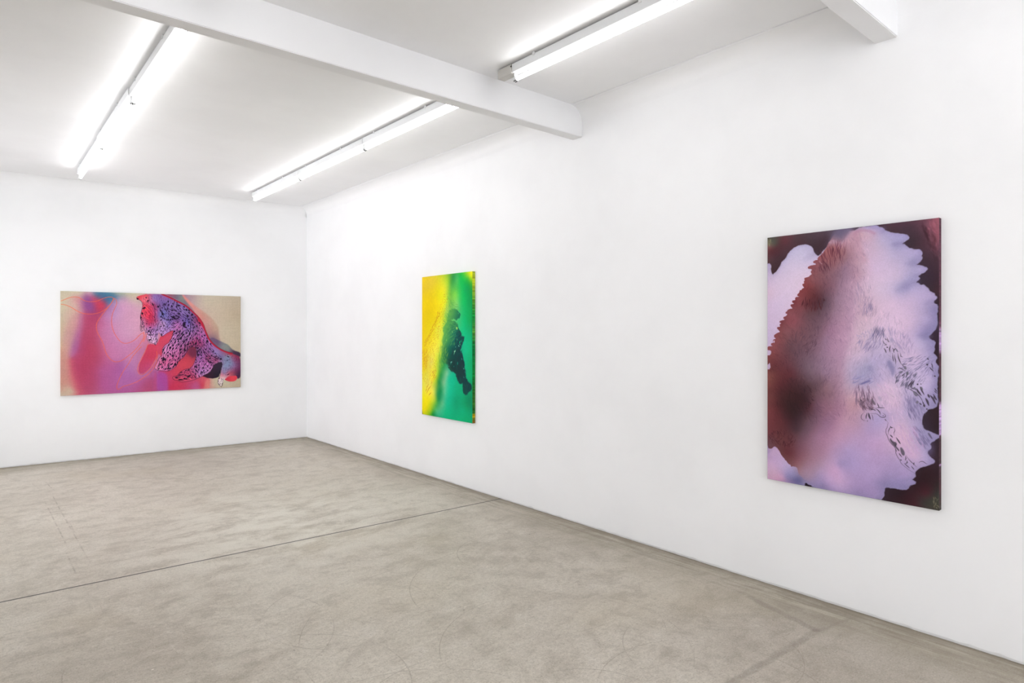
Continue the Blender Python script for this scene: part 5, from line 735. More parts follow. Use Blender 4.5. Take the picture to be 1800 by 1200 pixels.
  ('line',{'pts':((812,285),(792,282)),'w':6.4,'col':(138,128,178),'alpha':0.4,'soft':20.8,'taper':True}),
  ('line',{'pts':((800,315),(771,325),(745,335),(718,352)),'w':16.0,'col':(138,128,178),'alpha':0.55,'soft':52.0,'taper':True}),
  ('line',{'pts':((880,415),(861,419),(843,427)),'w':10.4,'col':(138,128,178),'alpha':0.45,'soft':33.8,'taper':True}),
  ('line',{'pts':((860,593),(839,593),(813,589)),'w':12.0,'col':(138,128,178),'alpha':0.55,'soft':39.0,'taper':True}),
  ('line',{'pts':((893,534),(874,545),(859,551)),'w':16.0,'col':(138,128,178),'alpha':0.35,'soft':52.0,'taper':True}),
  ('line',{'pts':((651,21),(647,37),(636,45)),'w':9.6,'col':(138,128,178),'alpha':0.3,'soft':31.2,'taper':True}),
  ('line',{'pts':((854,1168),(839,1159)),'w':5.6,'col':(138,128,178),'alpha':0.4,'soft':18.2,'taper':True}),
  ('line',{'pts':((783,1328),(757,1335),(722,1349)),'w':7.2,'col':(138,128,178),'alpha':0.4,'soft':23.4,'taper':True}),
  ('line',{'pts':((655,1391),(635,1377),(612,1369)),'w':8.8,'col':(138,128,178),'alpha':0.35,'soft':28.6,'taper':True}),
  ('line',{'pts':((332,1444),(319,1423)),'w':4.8,'col':(138,128,178),'alpha':0.4,'soft':15.6,'taper':True}),
  ('line',{'pts':((227,1450),(212,1423)),'w':6.4,'col':(138,128,178),'alpha':0.4,'soft':20.8,'taper':True}),
  ('line',{'pts':((897,745),(882,751)),'w':6.4,'col':(138,128,178),'alpha':0.35,'soft':20.8,'taper':True}),
  ('line',{'pts':((285,124),(263,135),(230,149)),'w':13.6,'col':(138,128,178),'alpha':0.25,'soft':44.2,'taper':True}),
  ('poly',{'pts':((398,4),(380,37),(368,61),(386,52),(408,62),(429,75),(453,58),(474,32),(489,9),(462,-4)),'col':(112,98,128),'soft':14,'alpha':0.85,'smooth':1}),
  ('poly',{'pts':((462,-4),(402,14),(371,55),(366,64),(355,89),(340,113),(327,128),(311,138),(300,152),(305,160),(292,160),(277,166),(275,173),(282,181),(287,178),(295,186),(276,188),(260,190),(245,196),(247,206),(260,209),(271,213),(261,223),(264,231),(271,238),(257,245),(253,253),(237,255),(224,259),(225,266),(229,271),(220,280),(225,289),(213,294),(216,303),(228,315),(212,319),(207,328),(207,328),(196,329),(197,342),(184,351),(184,362),(198,364),(177,368),(170,375),(174,385),(157,385),(151,393),(157,401),(167,407),(146,409),(142,416),(150,426),(156,436),(137,436),(125,443),(123,451),(113,456),(114,464),(124,465),(120,478),(103,481),(97,490),(109,499),(88,502),(74,510),(78,518),(88,521),(75,529),(82,541),(62,542),(59,551),(71,562),(81,574),(60,579),(41,592),(43,605),(54,613),(38,616),(34,627),(41,638),(23,641),(23,654),(36,656),(1,660),(-3,682),(25,685),(22,713),(-3,715),(-11,731),(-10,770),(3,771),(15,755),(23,799),(-10,801),(-9,1146),(-8,1250),(3,1262),(7,1276),(18,1279),(31,1273),(44,1260),(60,1268),(78,1287),(86,1309),(94,1315),(104,1323),(107,1331),(114,1336),(118,1335),(124,1344),(129,1351),(134,1354),(144,1357),(147,1368),(158,1362),(178,1365),(187,1374),(188,1394),(198,1408),(212,1417),(225,1430),(281,1443),(467,1315),(525,965),(523,562),(636,229),(580,164),(536,67),(527,29)),'col':('F',((386,67,186,130,142),(371,87,176,108,112),(371,145,166,98,102),(402,100,178,108,114),(433,119,168,108,114),(463,90,190,140,158),(486,62,200,150,172),(463,153,158,112,128),(308,156,160,85,92),(308,188,148,88,98),(276,195,146,76,84),(276,267,146,84,90),(371,241,142,96,110),(402,196,158,104,114),(448,215,155,115,140),(433,261,150,112,134),(244,305,142,62,66),(340,207,140,88,96),(372,305,136,90,106),(478,311,186,145,172),(463,279,165,126,152),(504,63,198,150,168),(516,127,196,150,170),(536,144,200,158,180),(510,189,190,146,166),(508,251,186,142,164),(545,223,202,164,188),(260,348,120,56,60),(211,396,140,66,72),(184,378,145,68,74),(164,391,128,52,60),(309,416,86,52,62),(277,375,108,52,58),(309,383,92,50,60),(144,461,146,78,86),(244,479,114,74,84),(309,497,114,80,94),(341,401,98,70,84),(372,402,124,90,108),(403,387,152,115,138),(403,466,162,122,146),(178,528,144,80,90),(161,505,150,76,86),(110,562,140,80,86),(75,613,144,76,80),(68,548,130,60,66),(92,514,130,60,68),(212,595,124,80,90),(310,594,135,96,115),(145,662,108,70,80),(40,664,148,76,80),(57,647,140,72,78),(40,699,138,68,72),(245,660,124,86,100),(373,658,172,128,158),(342,626,152,114,140),(373,562,166,118,147),(309,546,126,90,106),(434,594,190,145,175),(40,784,110,52,56),(15,854,144,78,72),(41,870,120,60,58),(145,813,104,50,58),(111,781,110,56,64),(246,792,126,96,112),(212,760,116,84,98),(278,840,122,90,104),(342,804,152,116,142),(404,785,176,136,164),(76,885,98,44,50),(196,927,68,38,42),(163,896,78,42,46),(262,890,92,62,72),(311,860,120,86,98),(343,884,142,102,116),(111,967,72,38,40),(160,1030,52,32,35),(197,977,62,34,38),(146,998,58,34,37),(23,974,118,60,60),(41,922,104,50,52),(59,1006,92,42,46),(23,1060,126,58,62),(247,1006,86,46,56),(213,1009,66,36,42),(230,958,64,38,44),(311,984,134,90,110),(295,936,116,78,90),(374,1010,158,108,132),(374,930,148,106,124),(436,973,174,124,152),(405,880,166,122,144),(247,1088,110,76,90),(112,1102,90,44,50),(163,1080,62,36,42),(279,1052,114,76,92),(311,1049,134,92,114),(343,1078,150,105,135),(24,1181,118,56,62),(77,1208,114,60,62),(6,1235,110,66,76),(17,1267,116,70,80),(181,1145,82,54,64),(147,1233,114,60,68),(214,1174,118,80,94),(130,1286,108,50,58),(181,1328,142,86,96),(198,1259,130,80,95),(95,1301,112,60,64),(154,1349,134,80,86),(174,1296,124,70,80),(198,1365,160,112,124),(247,1219,146,100,122),(264,1299,164,116,136),(312,1162,168,118,148),(280,1133,140,98,120),(232,1386,172,136,162)),20),'smooth':1,'soft':1.6,'clip':((355,31),(386,51),(432,68),(462,46),(480,36),(504,26),(519,71),(536,129),(560,193),(569,255),(523,345),(517,469),(494,593),(450,751),(435,878),(451,1003),(390,1136),(344,1271),(264,1387),(215,1422),(148,1400),(-105,1267),(-184,740),(-186,203)),'clips':42,'wob':1.5,'wobs':15,'seed':9}),
  ('poly',{'pts':((3,1262),(7,1276),(18,1279),(31,1273),(44,1260),(39,1258),(28,1266),(17,1269),(10,1265)),'col':(110,60,72),'soft':3,'alpha':0.6}),
  ('poly',{'pts':((369,63),(386,54),(402,60),(426,75),(414,85),(389,73),(376,81),(365,93),(355,95)),'col':(184,140,160),'soft':10,'alpha':0.7}),
  ('line',{'pts':((501,38),(513,23),(536,19),(559,23),(579,29),(602,44)),'w':10,'col':(184,128,160),'alpha':0.55,'soft':12}),
  ('line',{'pts':((504,29),(510,64),(522,103),(536,144),(554,186)),'w':22,'col':(192,140,162),'alpha':0.5,'soft':28}),
  ('blob',{'x':180,'y':982,'rx':95,'ry':150,'ang':12,'col':(66,36,42),'alpha':0.2}),
  ('tone',{'sat':0.86}),
  ('marks',{'region':((371,81),(462,59),(565,39),(580,256),(581,409),(745,533),(720,770),(850,937),(799,1000),(666,983),(525,1043),(466,1064),(180,1112),(24,1129),(12,837),(25,665),(211,363),(292,187)),'dirs':((355,144,75),(402,148,95),(432,103,100),(308,188,61),(276,267,80),(371,241,71),(448,247,120),(507,126,81),(537,206,73),(508,251,62),(277,398,92),(211,429,110),(309,529,60),(245,628,120),(145,662,59),(372,498,109),(434,404,71),(434,594,51),(75,596,44),(523,376,76),(566,409,99),(595,455,104),(552,562,71),(609,593,110),(538,639,113),(596,654,123),(692,592,81),(719,651,62),(772,621,108),(76,834,58),(213,794,114),(262,824,80),(343,884,118),(405,848,109),(465,829,113),(311,951,38),(214,1058,58),(112,1102,79),(525,903,99),(568,900,76),(638,744,81),(693,712,71),(772,738,145),(824,794,116),(760,827,121),(824,867,62),(862,907,52),(773,944,71),(799,970,62),(850,951,52),(666,863,61),(720,978,94),(42,1196,57),(147,1216,79)),'n':1300,'ln':(18,50),'wd':(2,5),'cols':None,'rel':(0.88,0.87,0.9),'alpha':(0.3,0.75),'sig':45,'curl':1.0,'seed':11}),
  ('marks',{'region':((371,81),(462,59),(565,39),(580,256),(581,409),(745,533),(720,770),(850,937),(799,1000),(666,983),(525,1043),(466,1064),(180,1112),(24,1129),(12,837),(25,665),(211,363),(292,187)),'dirs':((355,144,75),(402,148,95),(432,103,100),(308,188,61),(276,267,80),(371,241,71),(448,247,120),(507,126,81),(537,206,73),(508,251,62),(277,398,92),(211,429,110),(309,529,60),(245,628,120),(145,662,59),(372,498,109),(434,404,71),(434,594,51),(75,596,44),(523,376,76),(566,409,99),(595,455,104),(552,562,71),(609,593,110),(538,639,113),(596,654,123),(692,592,81),(719,651,62),(772,621,108),(76,834,58),(213,794,114),(262,824,80),(343,884,118),(405,848,109),(465,829,113),(311,951,38),(214,1058,58),(112,1102,79),(525,903,99),(568,900,76),(638,744,81),(693,712,71),(772,738,145),(824,794,116),(760,827,121),(824,867,62),(862,907,52),(773,944,71),(799,970,62),(850,951,52),(666,863,61),(720,978,94),(42,1196,57),(147,1216,79)),'n':800,'ln':(14,45),'wd':(2,5),'cols':None,'rel':(1.08,1.07,1.06),'alpha':(0.3,0.8),'sig':45,'curl':1.0,'seed':12}),
  ('marks',{'region':((386,73),(457,83),(439,183),(371,209),(324,238),(298,187),(333,129)),'dirs':((355,144,75),(402,148,95),(432,103,100),(308,188,61),(276,267,80),(371,241,71),(448,247,120),(507,126,81),(537,206,73),(508,251,62),(277,398,92),(211,429,110),(309,529,60),(245,628,120),(145,662,59),(372,498,109),(434,404,71),(434,594,51),(75,596,44),(523,376,76),(566,409,99),(595,455,104),(552,562,71),(609,593,110),(538,639,113),(596,654,123),(692,592,81),(719,651,62),(772,621,108),(76,834,58),(213,794,114),(262,824,80),(343,884,118),(405,848,109),(465,829,113),(311,951,38),(214,1058,58),(112,1102,79),(525,903,99),(568,900,76),(638,744,81),(693,712,71),(772,738,145),(824,794,116),(760,827,121),(824,867,62),(862,907,52),(773,944,71),(799,970,62),(850,951,52),(666,863,61),(720,978,94),(42,1196,57),(147,1216,79)),'n':130,'ln':(25,75),'wd':(2,4.5),'cols':None,'rel':(0.78,0.7,0.78),'alpha':(0.4,0.9),'sig':40,'curl':0.4,'seed':13}),
  ('marks',{'region':((211,383),(277,359),(341,394),(335,442),(231,443),(204,422)),'dirs':((355,144,75),(402,148,95),(432,103,100),(308,188,61),(276,267,80),(371,241,71),(448,247,120),(507,126,81),(537,206,73),(508,251,62),(277,398,92),(211,429,110),(309,529,60),(245,628,120),(145,662,59),(372,498,109),(434,404,71),(434,594,51),(75,596,44),(523,376,76),(566,409,99),(595,455,104),(552,562,71),(609,593,110),(538,639,113),(596,654,123),(692,592,81),(719,651,62),(772,621,108),(76,834,58),(213,794,114),(262,824,80),(343,884,118),(405,848,109),(465,829,113),(311,951,38),(214,1058,58),(112,1102,79),(525,903,99),(568,900,76),(638,744,81),(693,712,71),(772,738,145),(824,794,116),(760,827,121),(824,867,62),(862,907,52),(773,944,71),(799,970,62),(850,951,52),(666,863,61),(720,978,94),(42,1196,57),(147,1216,79)),'n':46,'ln':(18,50),'wd':(3,6),'cols':((80,36,42),(92,48,52),(70,36,44)),'alpha':(0.5,0.9),'sig':40,'curl':0.3,'seed':14}),
  ('marks',{'region':((145,847),(246,874),(295,920),(247,1039),(146,1065),(129,966)),'dirs':((355,144,75),(402,148,95),(432,103,100),(308,188,61),(276,267,80),(371,241,71),(448,247,120),(507,126,81),(537,206,73),(508,251,62),(277,398,92),(211,429,110),(309,529,60),(245,628,120),(145,662,59),(372,498,109),(434,404,71),(434,594,51),(75,596,44),(523,376,76),(566,409,99),(595,455,104),(552,562,71),(609,593,110),(538,639,113),(596,654,123),(692,592,81),(719,651,62),(772,621,108),(76,834,58),(213,794,114),(262,824,80),(343,884,118),(405,848,109),(465,829,113),(311,951,38),(214,1058,58),(112,1102,79),(525,903,99),(568,900,76),(638,744,81),(693,712,71),(772,738,145),(824,794,116),(760,827,121),(824,867,62),(862,907,52),(773,944,71),(799,970,62),(850,951,52),(666,863,61),(720,978,94),(42,1196,57),(147,1216,79)),'n':70,'ln':(12,30),'wd':(3,6),'cols':((46,30,34),(60,36,42)),'alpha':(0.25,0.6),'sig':60,'curl':0.9,'seed':15}),
  ('marks',{'region':((9,1155),(119,1142),(177,1195),(167,1240),(119,1253),(39,1244),(10,1210)),'dirs':((355,144,75),(402,148,95),(432,103,100),(308,188,61),(276,267,80),(371,241,71),(448,247,120),(507,126,81),(537,206,73),(508,251,62),(277,398,92),(211,429,110),(309,529,60),(245,628,120),(145,662,59),(372,498,109),(434,404,71),(434,594,51),(75,596,44),(523,376,76),(566,409,99),(595,455,104),(552,562,71),(609,593,110),(538,639,113),(596,654,123),(692,592,81),(719,651,62),(772,621,108),(76,834,58),(213,794,114),(262,824,80),(343,884,118),(405,848,109),(465,829,113),(311,951,38),(214,1058,58),(112,1102,79),(525,903,99),(568,900,76),(638,744,81),(693,712,71),(772,738,145),(824,794,116),(760,827,121),(824,867,62),(862,907,52),(773,944,71),(799,970,62),(850,951,52),(666,863,61),(720,978,94),(42,1196,57),(147,1216,79)),'n':95,'ln':(14,40),'wd':(2.5,5),'cols':((78,40,46),(90,48,54),(66,34,42)),'alpha':(0.35,0.8),'sig':40,'curl':1.6,'seed':16}),
  ('marks',{'region':((110,622),(277,516),(326,562),(278,709),(145,723)),'dirs':((355,144,75),(402,148,95),(432,103,100),(308,188,61),(276,267,80),(371,241,71),(448,247,120),(507,126,81),(537,206,73),(508,251,62),(277,398,92),(211,429,110),(309,529,60),(245,628,120),(145,662,59),(372,498,109),(434,404,71),(434,594,51),(75,596,44),(523,376,76),(566,409,99),(595,455,104),(552,562,71),(609,593,110),(538,639,113),(596,654,123),(692,592,81),(719,651,62),(772,621,108),(76,834,58),(213,794,114),(262,824,80),(343,884,118),(405,848,109),(465,829,113),(311,951,38),(214,1058,58),(112,1102,79),(525,903,99),(568,900,76),(638,744,81),(693,712,71),(772,738,145),(824,794,116),(760,827,121),(824,867,62),(862,907,52),(773,944,71),(799,970,62),(850,951,52),(666,863,61),(720,978,94),(42,1196,57),(147,1216,79)),'n':120,'ln':(14,40),'wd':(2.5,5),'cols':((92,66,80),(104,76,90),(84,58,70)),'alpha':(0.25,0.6),'sig':40,'curl':0.8,'seed':17}),
  ('marks',{'region':((508,313),(580,317),(603,410),(615,501),(581,489),(529,488),(499,406)),'dirs':((355,144,75),(402,148,95),(432,103,100),(308,188,61),(276,267,80),(371,241,71),(448,247,120),(507,126,81),(537,206,73),(508,251,62),(277,398,92),(211,429,110),(309,529,60),(245,628,120),(145,662,59),(372,498,109),(434,404,71),(434,594,51),(75,596,44),(523,376,76),(566,409,99),(595,455,104),(552,562,71),(609,593,110),(538,639,113),(596,654,123),(692,592,81),(719,651,62),(772,621,108),(76,834,58),(213,794,114),(262,824,80),(343,884,118),(405,848,109),(465,829,113),(311,951,38),(214,1058,58),(112,1102,79),(525,903,99),(568,900,76),(638,744,81),(693,712,71),(772,738,145),(824,794,116),(760,827,121),(824,867,62),(862,907,52),(773,944,71),(799,970,62),(850,951,52),(666,863,61),(720,978,94),(42,1196,57),(147,1216,79)),'n':90,'ln':(25,70),'wd':(2,4),'cols':((168,142,168),(160,140,172)),'alpha':(0.3,0.7),'sig':30,'curl':0.4,'seed':18}),
  ('marks',{'region':((546,417),(589,415),(595,446),(569,476),(546,476)),'dirs':((566,445,104),),'n':16,'ln':(20,45),'wd':(3,6),'cols':((150,135,170),),'alpha':(0.4,0.8),'sig':60,'seed':19}),
  ('marks',{'region':((587,550),(643,550),(665,592),(638,653),(582,682),(524,655),(512,593)),'dirs':((355,144,75),(402,148,95),(432,103,100),(308,188,61),(276,267,80),(371,241,71),(448,247,120),(507,126,81),(537,206,73),(508,251,62),(277,398,92),(211,429,110),(309,529,60),(245,628,120),(145,662,59),(372,498,109),(434,404,71),(434,594,51),(75,596,44),(523,376,76),(566,409,99),(595,455,104),(552,562,71),(609,593,110),(538,639,113),(596,654,123),(692,592,81),(719,651,62),(772,621,108),(76,834,58),(213,794,114),(262,824,80),(343,884,118),(405,848,109),(465,829,113),(311,951,38),(214,1058,58),(112,1102,79),(525,903,99),(568,900,76),(638,744,81),(693,712,71),(772,738,145),(824,794,116),(760,827,121),(824,867,62),(862,907,52),(773,944,71),(799,970,62),(850,951,52),(666,863,61),(720,978,94),(42,1196,57),(147,1216,79)),'n':130,'ln':(18,48),'wd':(2.5,5),'cols':((160,145,185),(145,132,172),(175,158,195)),'alpha':(0.35,0.8),'sig':35,'curl':0.4,'seed':20}),
  ('marks',{'region':((595,553),(648,559),(654,592),(615,629),(598,611)),'dirs':((623,587,110),),'n':26,'ln':(25,55),'wd':(2.5,5),'cols':((120,110,142),(108,100,132)),'alpha':(0.3,0.75),'sig':60,'seed':21}),
  ('marks',{'region':((665,550),(772,592),(798,676),(719,678),(676,607)),'dirs':((355,144,75),(402,148,95),(432,103,100),(308,188,61),(276,267,80),(371,241,71),(448,247,120),(507,126,81),(537,206,73),(508,251,62),(277,398,92),(211,429,110),(309,529,60),(245,628,120),(145,662,59),(372,498,109),(434,404,71),(434,594,51),(75,596,44),(523,376,76),(566,409,99),(595,455,104),(552,562,71),(609,593,110),(538,639,113),(596,654,123),(692,592,81),(719,651,62),(772,621,108),(76,834,58),(213,794,114),(262,824,80),(343,884,118),(405,848,109),(465,829,113),(311,951,38),(214,1058,58),(112,1102,79),(525,903,99),(568,900,76),(638,744,81),(693,712,71),(772,738,145),(824,794,116),(760,827,121),(824,867,62),(862,907,52),(773,944,71),(799,970,62),(850,951,52),(666,863,61),(720,978,94),(42,1196,57),(147,1216,79)),'n':70,'ln':(20,50),'wd':(2.5,5),'cols':((178,158,196),(168,150,188)),'alpha':(0.35,0.8),'sig':35,'curl':0.6,'seed':22}),
  ('marks',{'region':((746,695),(874,694),(894,791),(837,823),(760,812),(733,755)),'dirs':((772,709,156),(824,713,151),(772,738,151),(798,781,125),(849,779,130),(874,763,53),(824,751,121)),'n':110,'ln':(16,48),'wd':(2.5,5),'cols':((156,142,184),(138,128,166),(128,120,156)),'alpha':(0.35,0.8),'sig':30,'curl':0.5,'seed':23}),
  ('marks',{'region':((709,789),(799,790),(783,861),(733,846),(693,825)),'dirs':((746,813,126),(773,841,112)),'n':50,'ln':(14,42),'wd':(3,6),'cols':((108,102,126),(96,90,112),(130,120,150)),'alpha':(0.5,0.9),'sig':60,'curl':0.3,'seed':24}),
  ('marks',{'region':((747,872),(825,939),(845,981),(825,1023),(773,1017),(747,946)),'dirs':((773,914,81),(799,970,64),(760,886,90)),'n':90,'ln':(16,46),'wd':(2.5,5),'cols':((146,134,174),(128,118,156)),'alpha':(0.4,0.85),'sig':50,'curl':0.3,'seed':25}),
  ('marks',{'region':((784,1054),(835,1067),(862,1133),(846,1162),(818,1143),(791,1092)),'dirs':((818,1104,59),),'n':56,'ln':(16,42),'wd':(2.5,5),'cols':((140,128,170),(124,114,152)),'alpha':(0.4,0.85),'sig':60,'curl':0.3,'seed':26}),
  ('marks',{'region':((501,874),(582,862),(611,915),(597,959),(554,993),(504,967)),'dirs':((513,904,99),(542,917,92),(577,893,80),(554,963,85),(591,898,66)),'n':75,'ln':(20,65),'wd':(2.5,4.5),'cols':((140,112,138),(124,100,124),(112,92,112)),'alpha':(0.45,0.9),'sig':30,'curl':0.3,'seed':27}),
  ('marks',{'region':((519,941),(594,923),(616,963),(583,991),(531,989)),'dirs':((554,963,80),(597,959,50)),'n':46,'ln':(14,40),'wd':(3,6),'cols':((112,84,100),(96,76,92)),'alpha':(0.45,0.9),'sig':50,'curl':0.9,'seed':28}),
  ('marks',{'region':((495,806),(582,813),(591,843),(539,859),(495,868)),'dirs':((553,846,161),(510,833,136)),'n':26,'ln':(16,50),'wd':(2.5,4.5),'cols':((140,134,180),(152,146,190)),'alpha':(0.4,0.8),'sig':60,'seed':29}),
  ('marks',{'region':((616,854),(747,872),(760,945),(747,1031),(680,1038),(625,926)),'dirs':((680,922,76),(733,888,51),(638,880,40)),'n':60,'ln':(20,60),'wd':(3,7),'cols':((206,172,208),(226,196,224)),'alpha':(0.3,0.6),'sig':60,'curl':0.5,'seed':30}),
  ('marks',{'region':((714,1062),(808,1051),(842,1178),(798,1215),(756,1190),(721,1116)),'dirs':((777,1129,63),),'n':60,'ln':(20,60),'wd':(3,7),'cols':((206,168,206),(196,162,206)),'alpha':(0.3,0.6),'sig':60,'curl':0.5,'seed':31}),
  ('poly',{'pts':((663,728),(676,718),(693,742),(704,771),(698,795),(688,808),(682,778),(668,752)),'col':(134,128,170),'soft':9,'alpha':0.7,'smooth':2}),
  ('poly',{'pts':((568,756),(590,752),(593,782),(579,786),(565,774)),'col':(150,142,182),'soft':12,'alpha':0.5,'smooth':2}),
  ('poly',{'pts':((527,855),(553,839),(579,829),(585,838),(562,848),(536,859)),'col':(112,106,156),'soft':5,'alpha':0.75,'smooth':1}),
  ('poly',{'pts':((513,774),(553,759),(570,786),(553,809),(521,798)),'col':(174,166,200),'soft':30,'alpha':0.35,'smooth':2}),
  ('line',{'pts':((643,617),(650,632),(660,638)),'w':3,'col':(72,62,76),'alpha':0.9,'soft':2,'taper':True}),
  ('line',{'pts':((654,606),(662,615)),'w':4,'col':(72,62,76),'alpha':0.9,'soft':2,'taper':True}),
  ('line',{'pts':((665,601),(666,610),(671,625),(676,622)),'w':4,'col':(72,62,76),'alpha':0.9,'soft':2,'taper':True}),
  ('line',{'pts':((650,641),(665,639)),'w':3,'col':(72,62,76),'alpha':0.9,'soft':2,'taper':True}),
  ('line',{'pts':((662,650),(668,655)),'w':7,'col':(72,62,76),'alpha':0.9,'soft':2,'taper':True}),
  ('line',{'pts':((680,642),(676,661),(678,679)),'w':5,'col':(72,62,76),'alpha':0.9,'soft':2,'taper':True}),
  ('line',{'pts':((649,656),(657,671),(660,683)),'w':5,'col':(72,62,76),'alpha':0.9,'soft':2,'taper':True}),
  ('line',{'pts':((690,655),(698,667),(705,655)),'w':4,'col':(72,62,76),'alpha':0.9,'soft':2,'taper':True}),
  ('line',{'pts':((695,664),(697,680)),'w':4,'col':(72,62,76),'alpha':0.9,'soft':2,'taper':True}),
  ('line',{'pts':((690,682),(691,700),(694,721),(698,726)),'w':4,'col':(72,62,76),'alpha':0.9,'soft':2,'taper':True}),
  ('line',{'pts':((698,688),(701,708),(706,723),(705,741)),'w':4,'col':(72,62,76),'alpha':0.9,'soft':2,'taper':True}),
  ('line',{'pts':((715,681),(717,702),(725,725),(733,741)),'w':5,'col':(72,62,76),'alpha':0.9,'soft':2,'taper':True}),
  ('line',{'pts':((733,741),(759,737)),'w':3,'col':(72,62,76),'alpha':0.9,'soft':2,'taper':True}),
  ('line',{'pts':((736,743),(744,751)),'w':4,'col':(72,62,76),'alpha':0.9,'soft':2,'taper':True}),
  ('line',{'pts':((714,767),(720,759),(728,760),(738,766),(752,775)),'w':4,'col':(72,62,76),'alpha':0.9,'soft':2,'taper':True}),
  ('line',{'pts':((727,681),(730,699),(738,701)),'w':3,'col':(72,62,76),'alpha':0.9,'soft':2,'taper':True}),
  ('line',{'pts':((741,790),(738,802)),'w':4,'col':(72,62,76),'alpha':0.9,'soft':2,'taper':True}),
  ('line',{'pts':((616,950),(622,966),(626,976)),'w':5,'col':(72,62,76),'alpha':0.9,'soft':2,'taper':True}),
  ('line',{'pts':((611,976),(653,973)),'w':3.5,'col':(72,62,76),'alpha':0.9,'soft':2,'taper':True}),
  ('line',{'pts':((604,978),(619,987),(630,1001),(632,1012)),'w':5,'col':(72,62,76),'alpha':0.9,'soft':2,'taper':True}),
  ('line',{'pts':((585,984),(594,990)),'w':8,'col':(72,62,76),'alpha':0.9,'soft':2,'taper':True}),
  ('line',{'pts':((594,985),(600,989),(611,990)),'w':4,'col':(72,62,76),'alpha':0.9,'soft':2,'taper':True}),
  ('line',{'pts':((642,1000),(653,1008),(658,1017),(650,1025),(633,1025),(622,1014),(614,1008),(583,1009)),'w':3.2,'col':(72,62,76),'alpha':0.9,'soft':2,'taper':True}),
  ('line',{'pts':((548,1009),(537,1023),(534,1039),(543,1050),(560,1053)),'w':2.6,'col':(72,62,76),'alpha':0.9,'soft':2,'taper':True}),
  ('line',{'pts':((566,1008),(561,1027),(560,1042)),'w':5,'col':(72,62,76),'alpha':0.9,'soft':2,'taper':True}),
  ('line',{'pts':((573,1007),(576,1025),(583,1043)),'w':9,'col':(72,62,76),'alpha':0.9,'soft':2,'taper':True}),
  ('line',{'pts':((566,1051),(569,1053)),'w':6,'col':(72,62,76),'alpha':0.9,'soft':2,'taper':True}),
  ('line',{'pts':((588,1013),(593,1026),(596,1047)),'w':2.6,'col':(72,62,76),'alpha':0.9,'soft':2,'taper':True}),
  ('line',{'pts':((644,1014),(646,1018)),'w':5,'col':(72,62,76),'alpha':0.9,'soft':2,'taper':True}),
  ('line',{'pts':((653,1032),(661,1042)),'w':4,'col':(72,62,76),'alpha':0.9,'soft':2,'taper':True}),
  ('line',{'pts':((663,1043),(670,1049),(667,1059),(665,1075),(658,1088),(659,1108),(665,1119),(672,1142),(685,1160),(701,1174),(707,1189),(705,1205),(714,1224),(727,1242),(728,1253),(757,1276),(778,1288),(795,1297)),'w':2.8,'col':(72,62,76),'alpha':0.9,'soft':2,'taper':True}),
  ('line',{'pts':((681,1067),(679,1075),(670,1094),(669,1113)),'w':3.5,'col':(72,62,76),'alpha':0.9,'soft':2,'taper':True}),
  ('line',{'pts':((678,1066),(685,1075),(692,1072)),'w':5,'col':(72,62,76),'alpha':0.9,'soft':2,'taper':True}),
  ('line',{'pts':((696,1072),(703,1087),(696,1099),(698,1115)),'w':2.8,'col':(72,62,76),'alpha':0.9,'soft':2,'taper':True}),
  ('line',{'pts':((678,1112),(692,1126)),'w':6,'col':(72,62,76),'alpha':0.9,'soft':2,'taper':True}),
  ('line',{'pts':((701,1170),(707,1158)),'w':7,'col':(72,62,76),'alpha':0.9,'soft':2,'taper':True}),
  ('line',{'pts':((703,1186),(710,1195)),'w':4,'col':(72,62,76),'alpha':0.9,'soft':2,'taper':True}),
  ('line',{'pts':((721,1203),(725,1210),(735,1223)),'w':5,'col':(72,62,76),'alpha':0.9,'soft':2,'taper':True}),
  ('line',{'pts':((728,1234),(732,1241)),'w':6,'col':(72,62,76),'alpha':0.9,'soft':2,'taper':True}),
  ('line',{'pts':((707,1122),(721,1144),(728,1155)),'w':7,'col':(72,62,76),'alpha':0.9,'soft':2,'taper':True}),
  ('line',{'pts':((751,1214),(753,1226),(750,1238)),'w':4,'col':(72,62,76),'alpha':0.9,'soft':2,'taper':True}),
  ('line',{'pts':((757,1235),(760,1246),(750,1254)),'w':4,'col':(72,62,76),'alpha':0.9,'soft':2,'taper':True}),
  ('line',{'pts':((744,1251),(771,1274)),'w':4,'col':(72,62,76),'alpha':0.9,'soft':2,'taper':True}),
  ('line',{'pts':((753,1210),(771,1235),(791,1251),(802,1263)),'w':3,'col':(72,62,76),'alpha':0.9,'soft':2,'taper':True}),
  ('line',{'pts':((778,1261),(791,1278)),'w':4,'col':(72,62,76),'alpha':0.9,'soft':2,'taper':True}),
  ('line',{'pts':((788,1254),(791,1240)),'w':4,'col':(72,62,76),'alpha':0.9,'soft':2,'taper':True}),
  ('line',{'pts':((812,1240),(819,1231),(832,1229),(842,1237),(851,1240)),'w':3,'col':(72,62,76),'alpha':0.9,'soft':2,'taper':True}),
  ('line',{'pts':((756,860),(773,867),(786,875),(807,888),(825,913),(840,952)),'w':4,'col':(72,62,76),'alpha':0.9,'soft':2,'taper':True}),
  ('line',{'pts':((783,858),(788,866)),'w':6,'col':(72,62,76),'alpha':0.9,'soft':2,'taper':True}),
  ('line',{'pts':((801,860),(809,876),(824,896)),'w':9,'col':(72,62,76),'alpha':0.9,'soft':2,'taper':True}),
  ('line',{'pts':((817,850),(824,867),(837,892)),'w':7,'col':(72,62,76),'alpha':0.9,'soft':2,'taper':True}),
  ('line',{'pts':((852,885),(860,904)),'w':9,'col':(72,62,76),'alpha':0.9,'soft':2,'taper':True}),
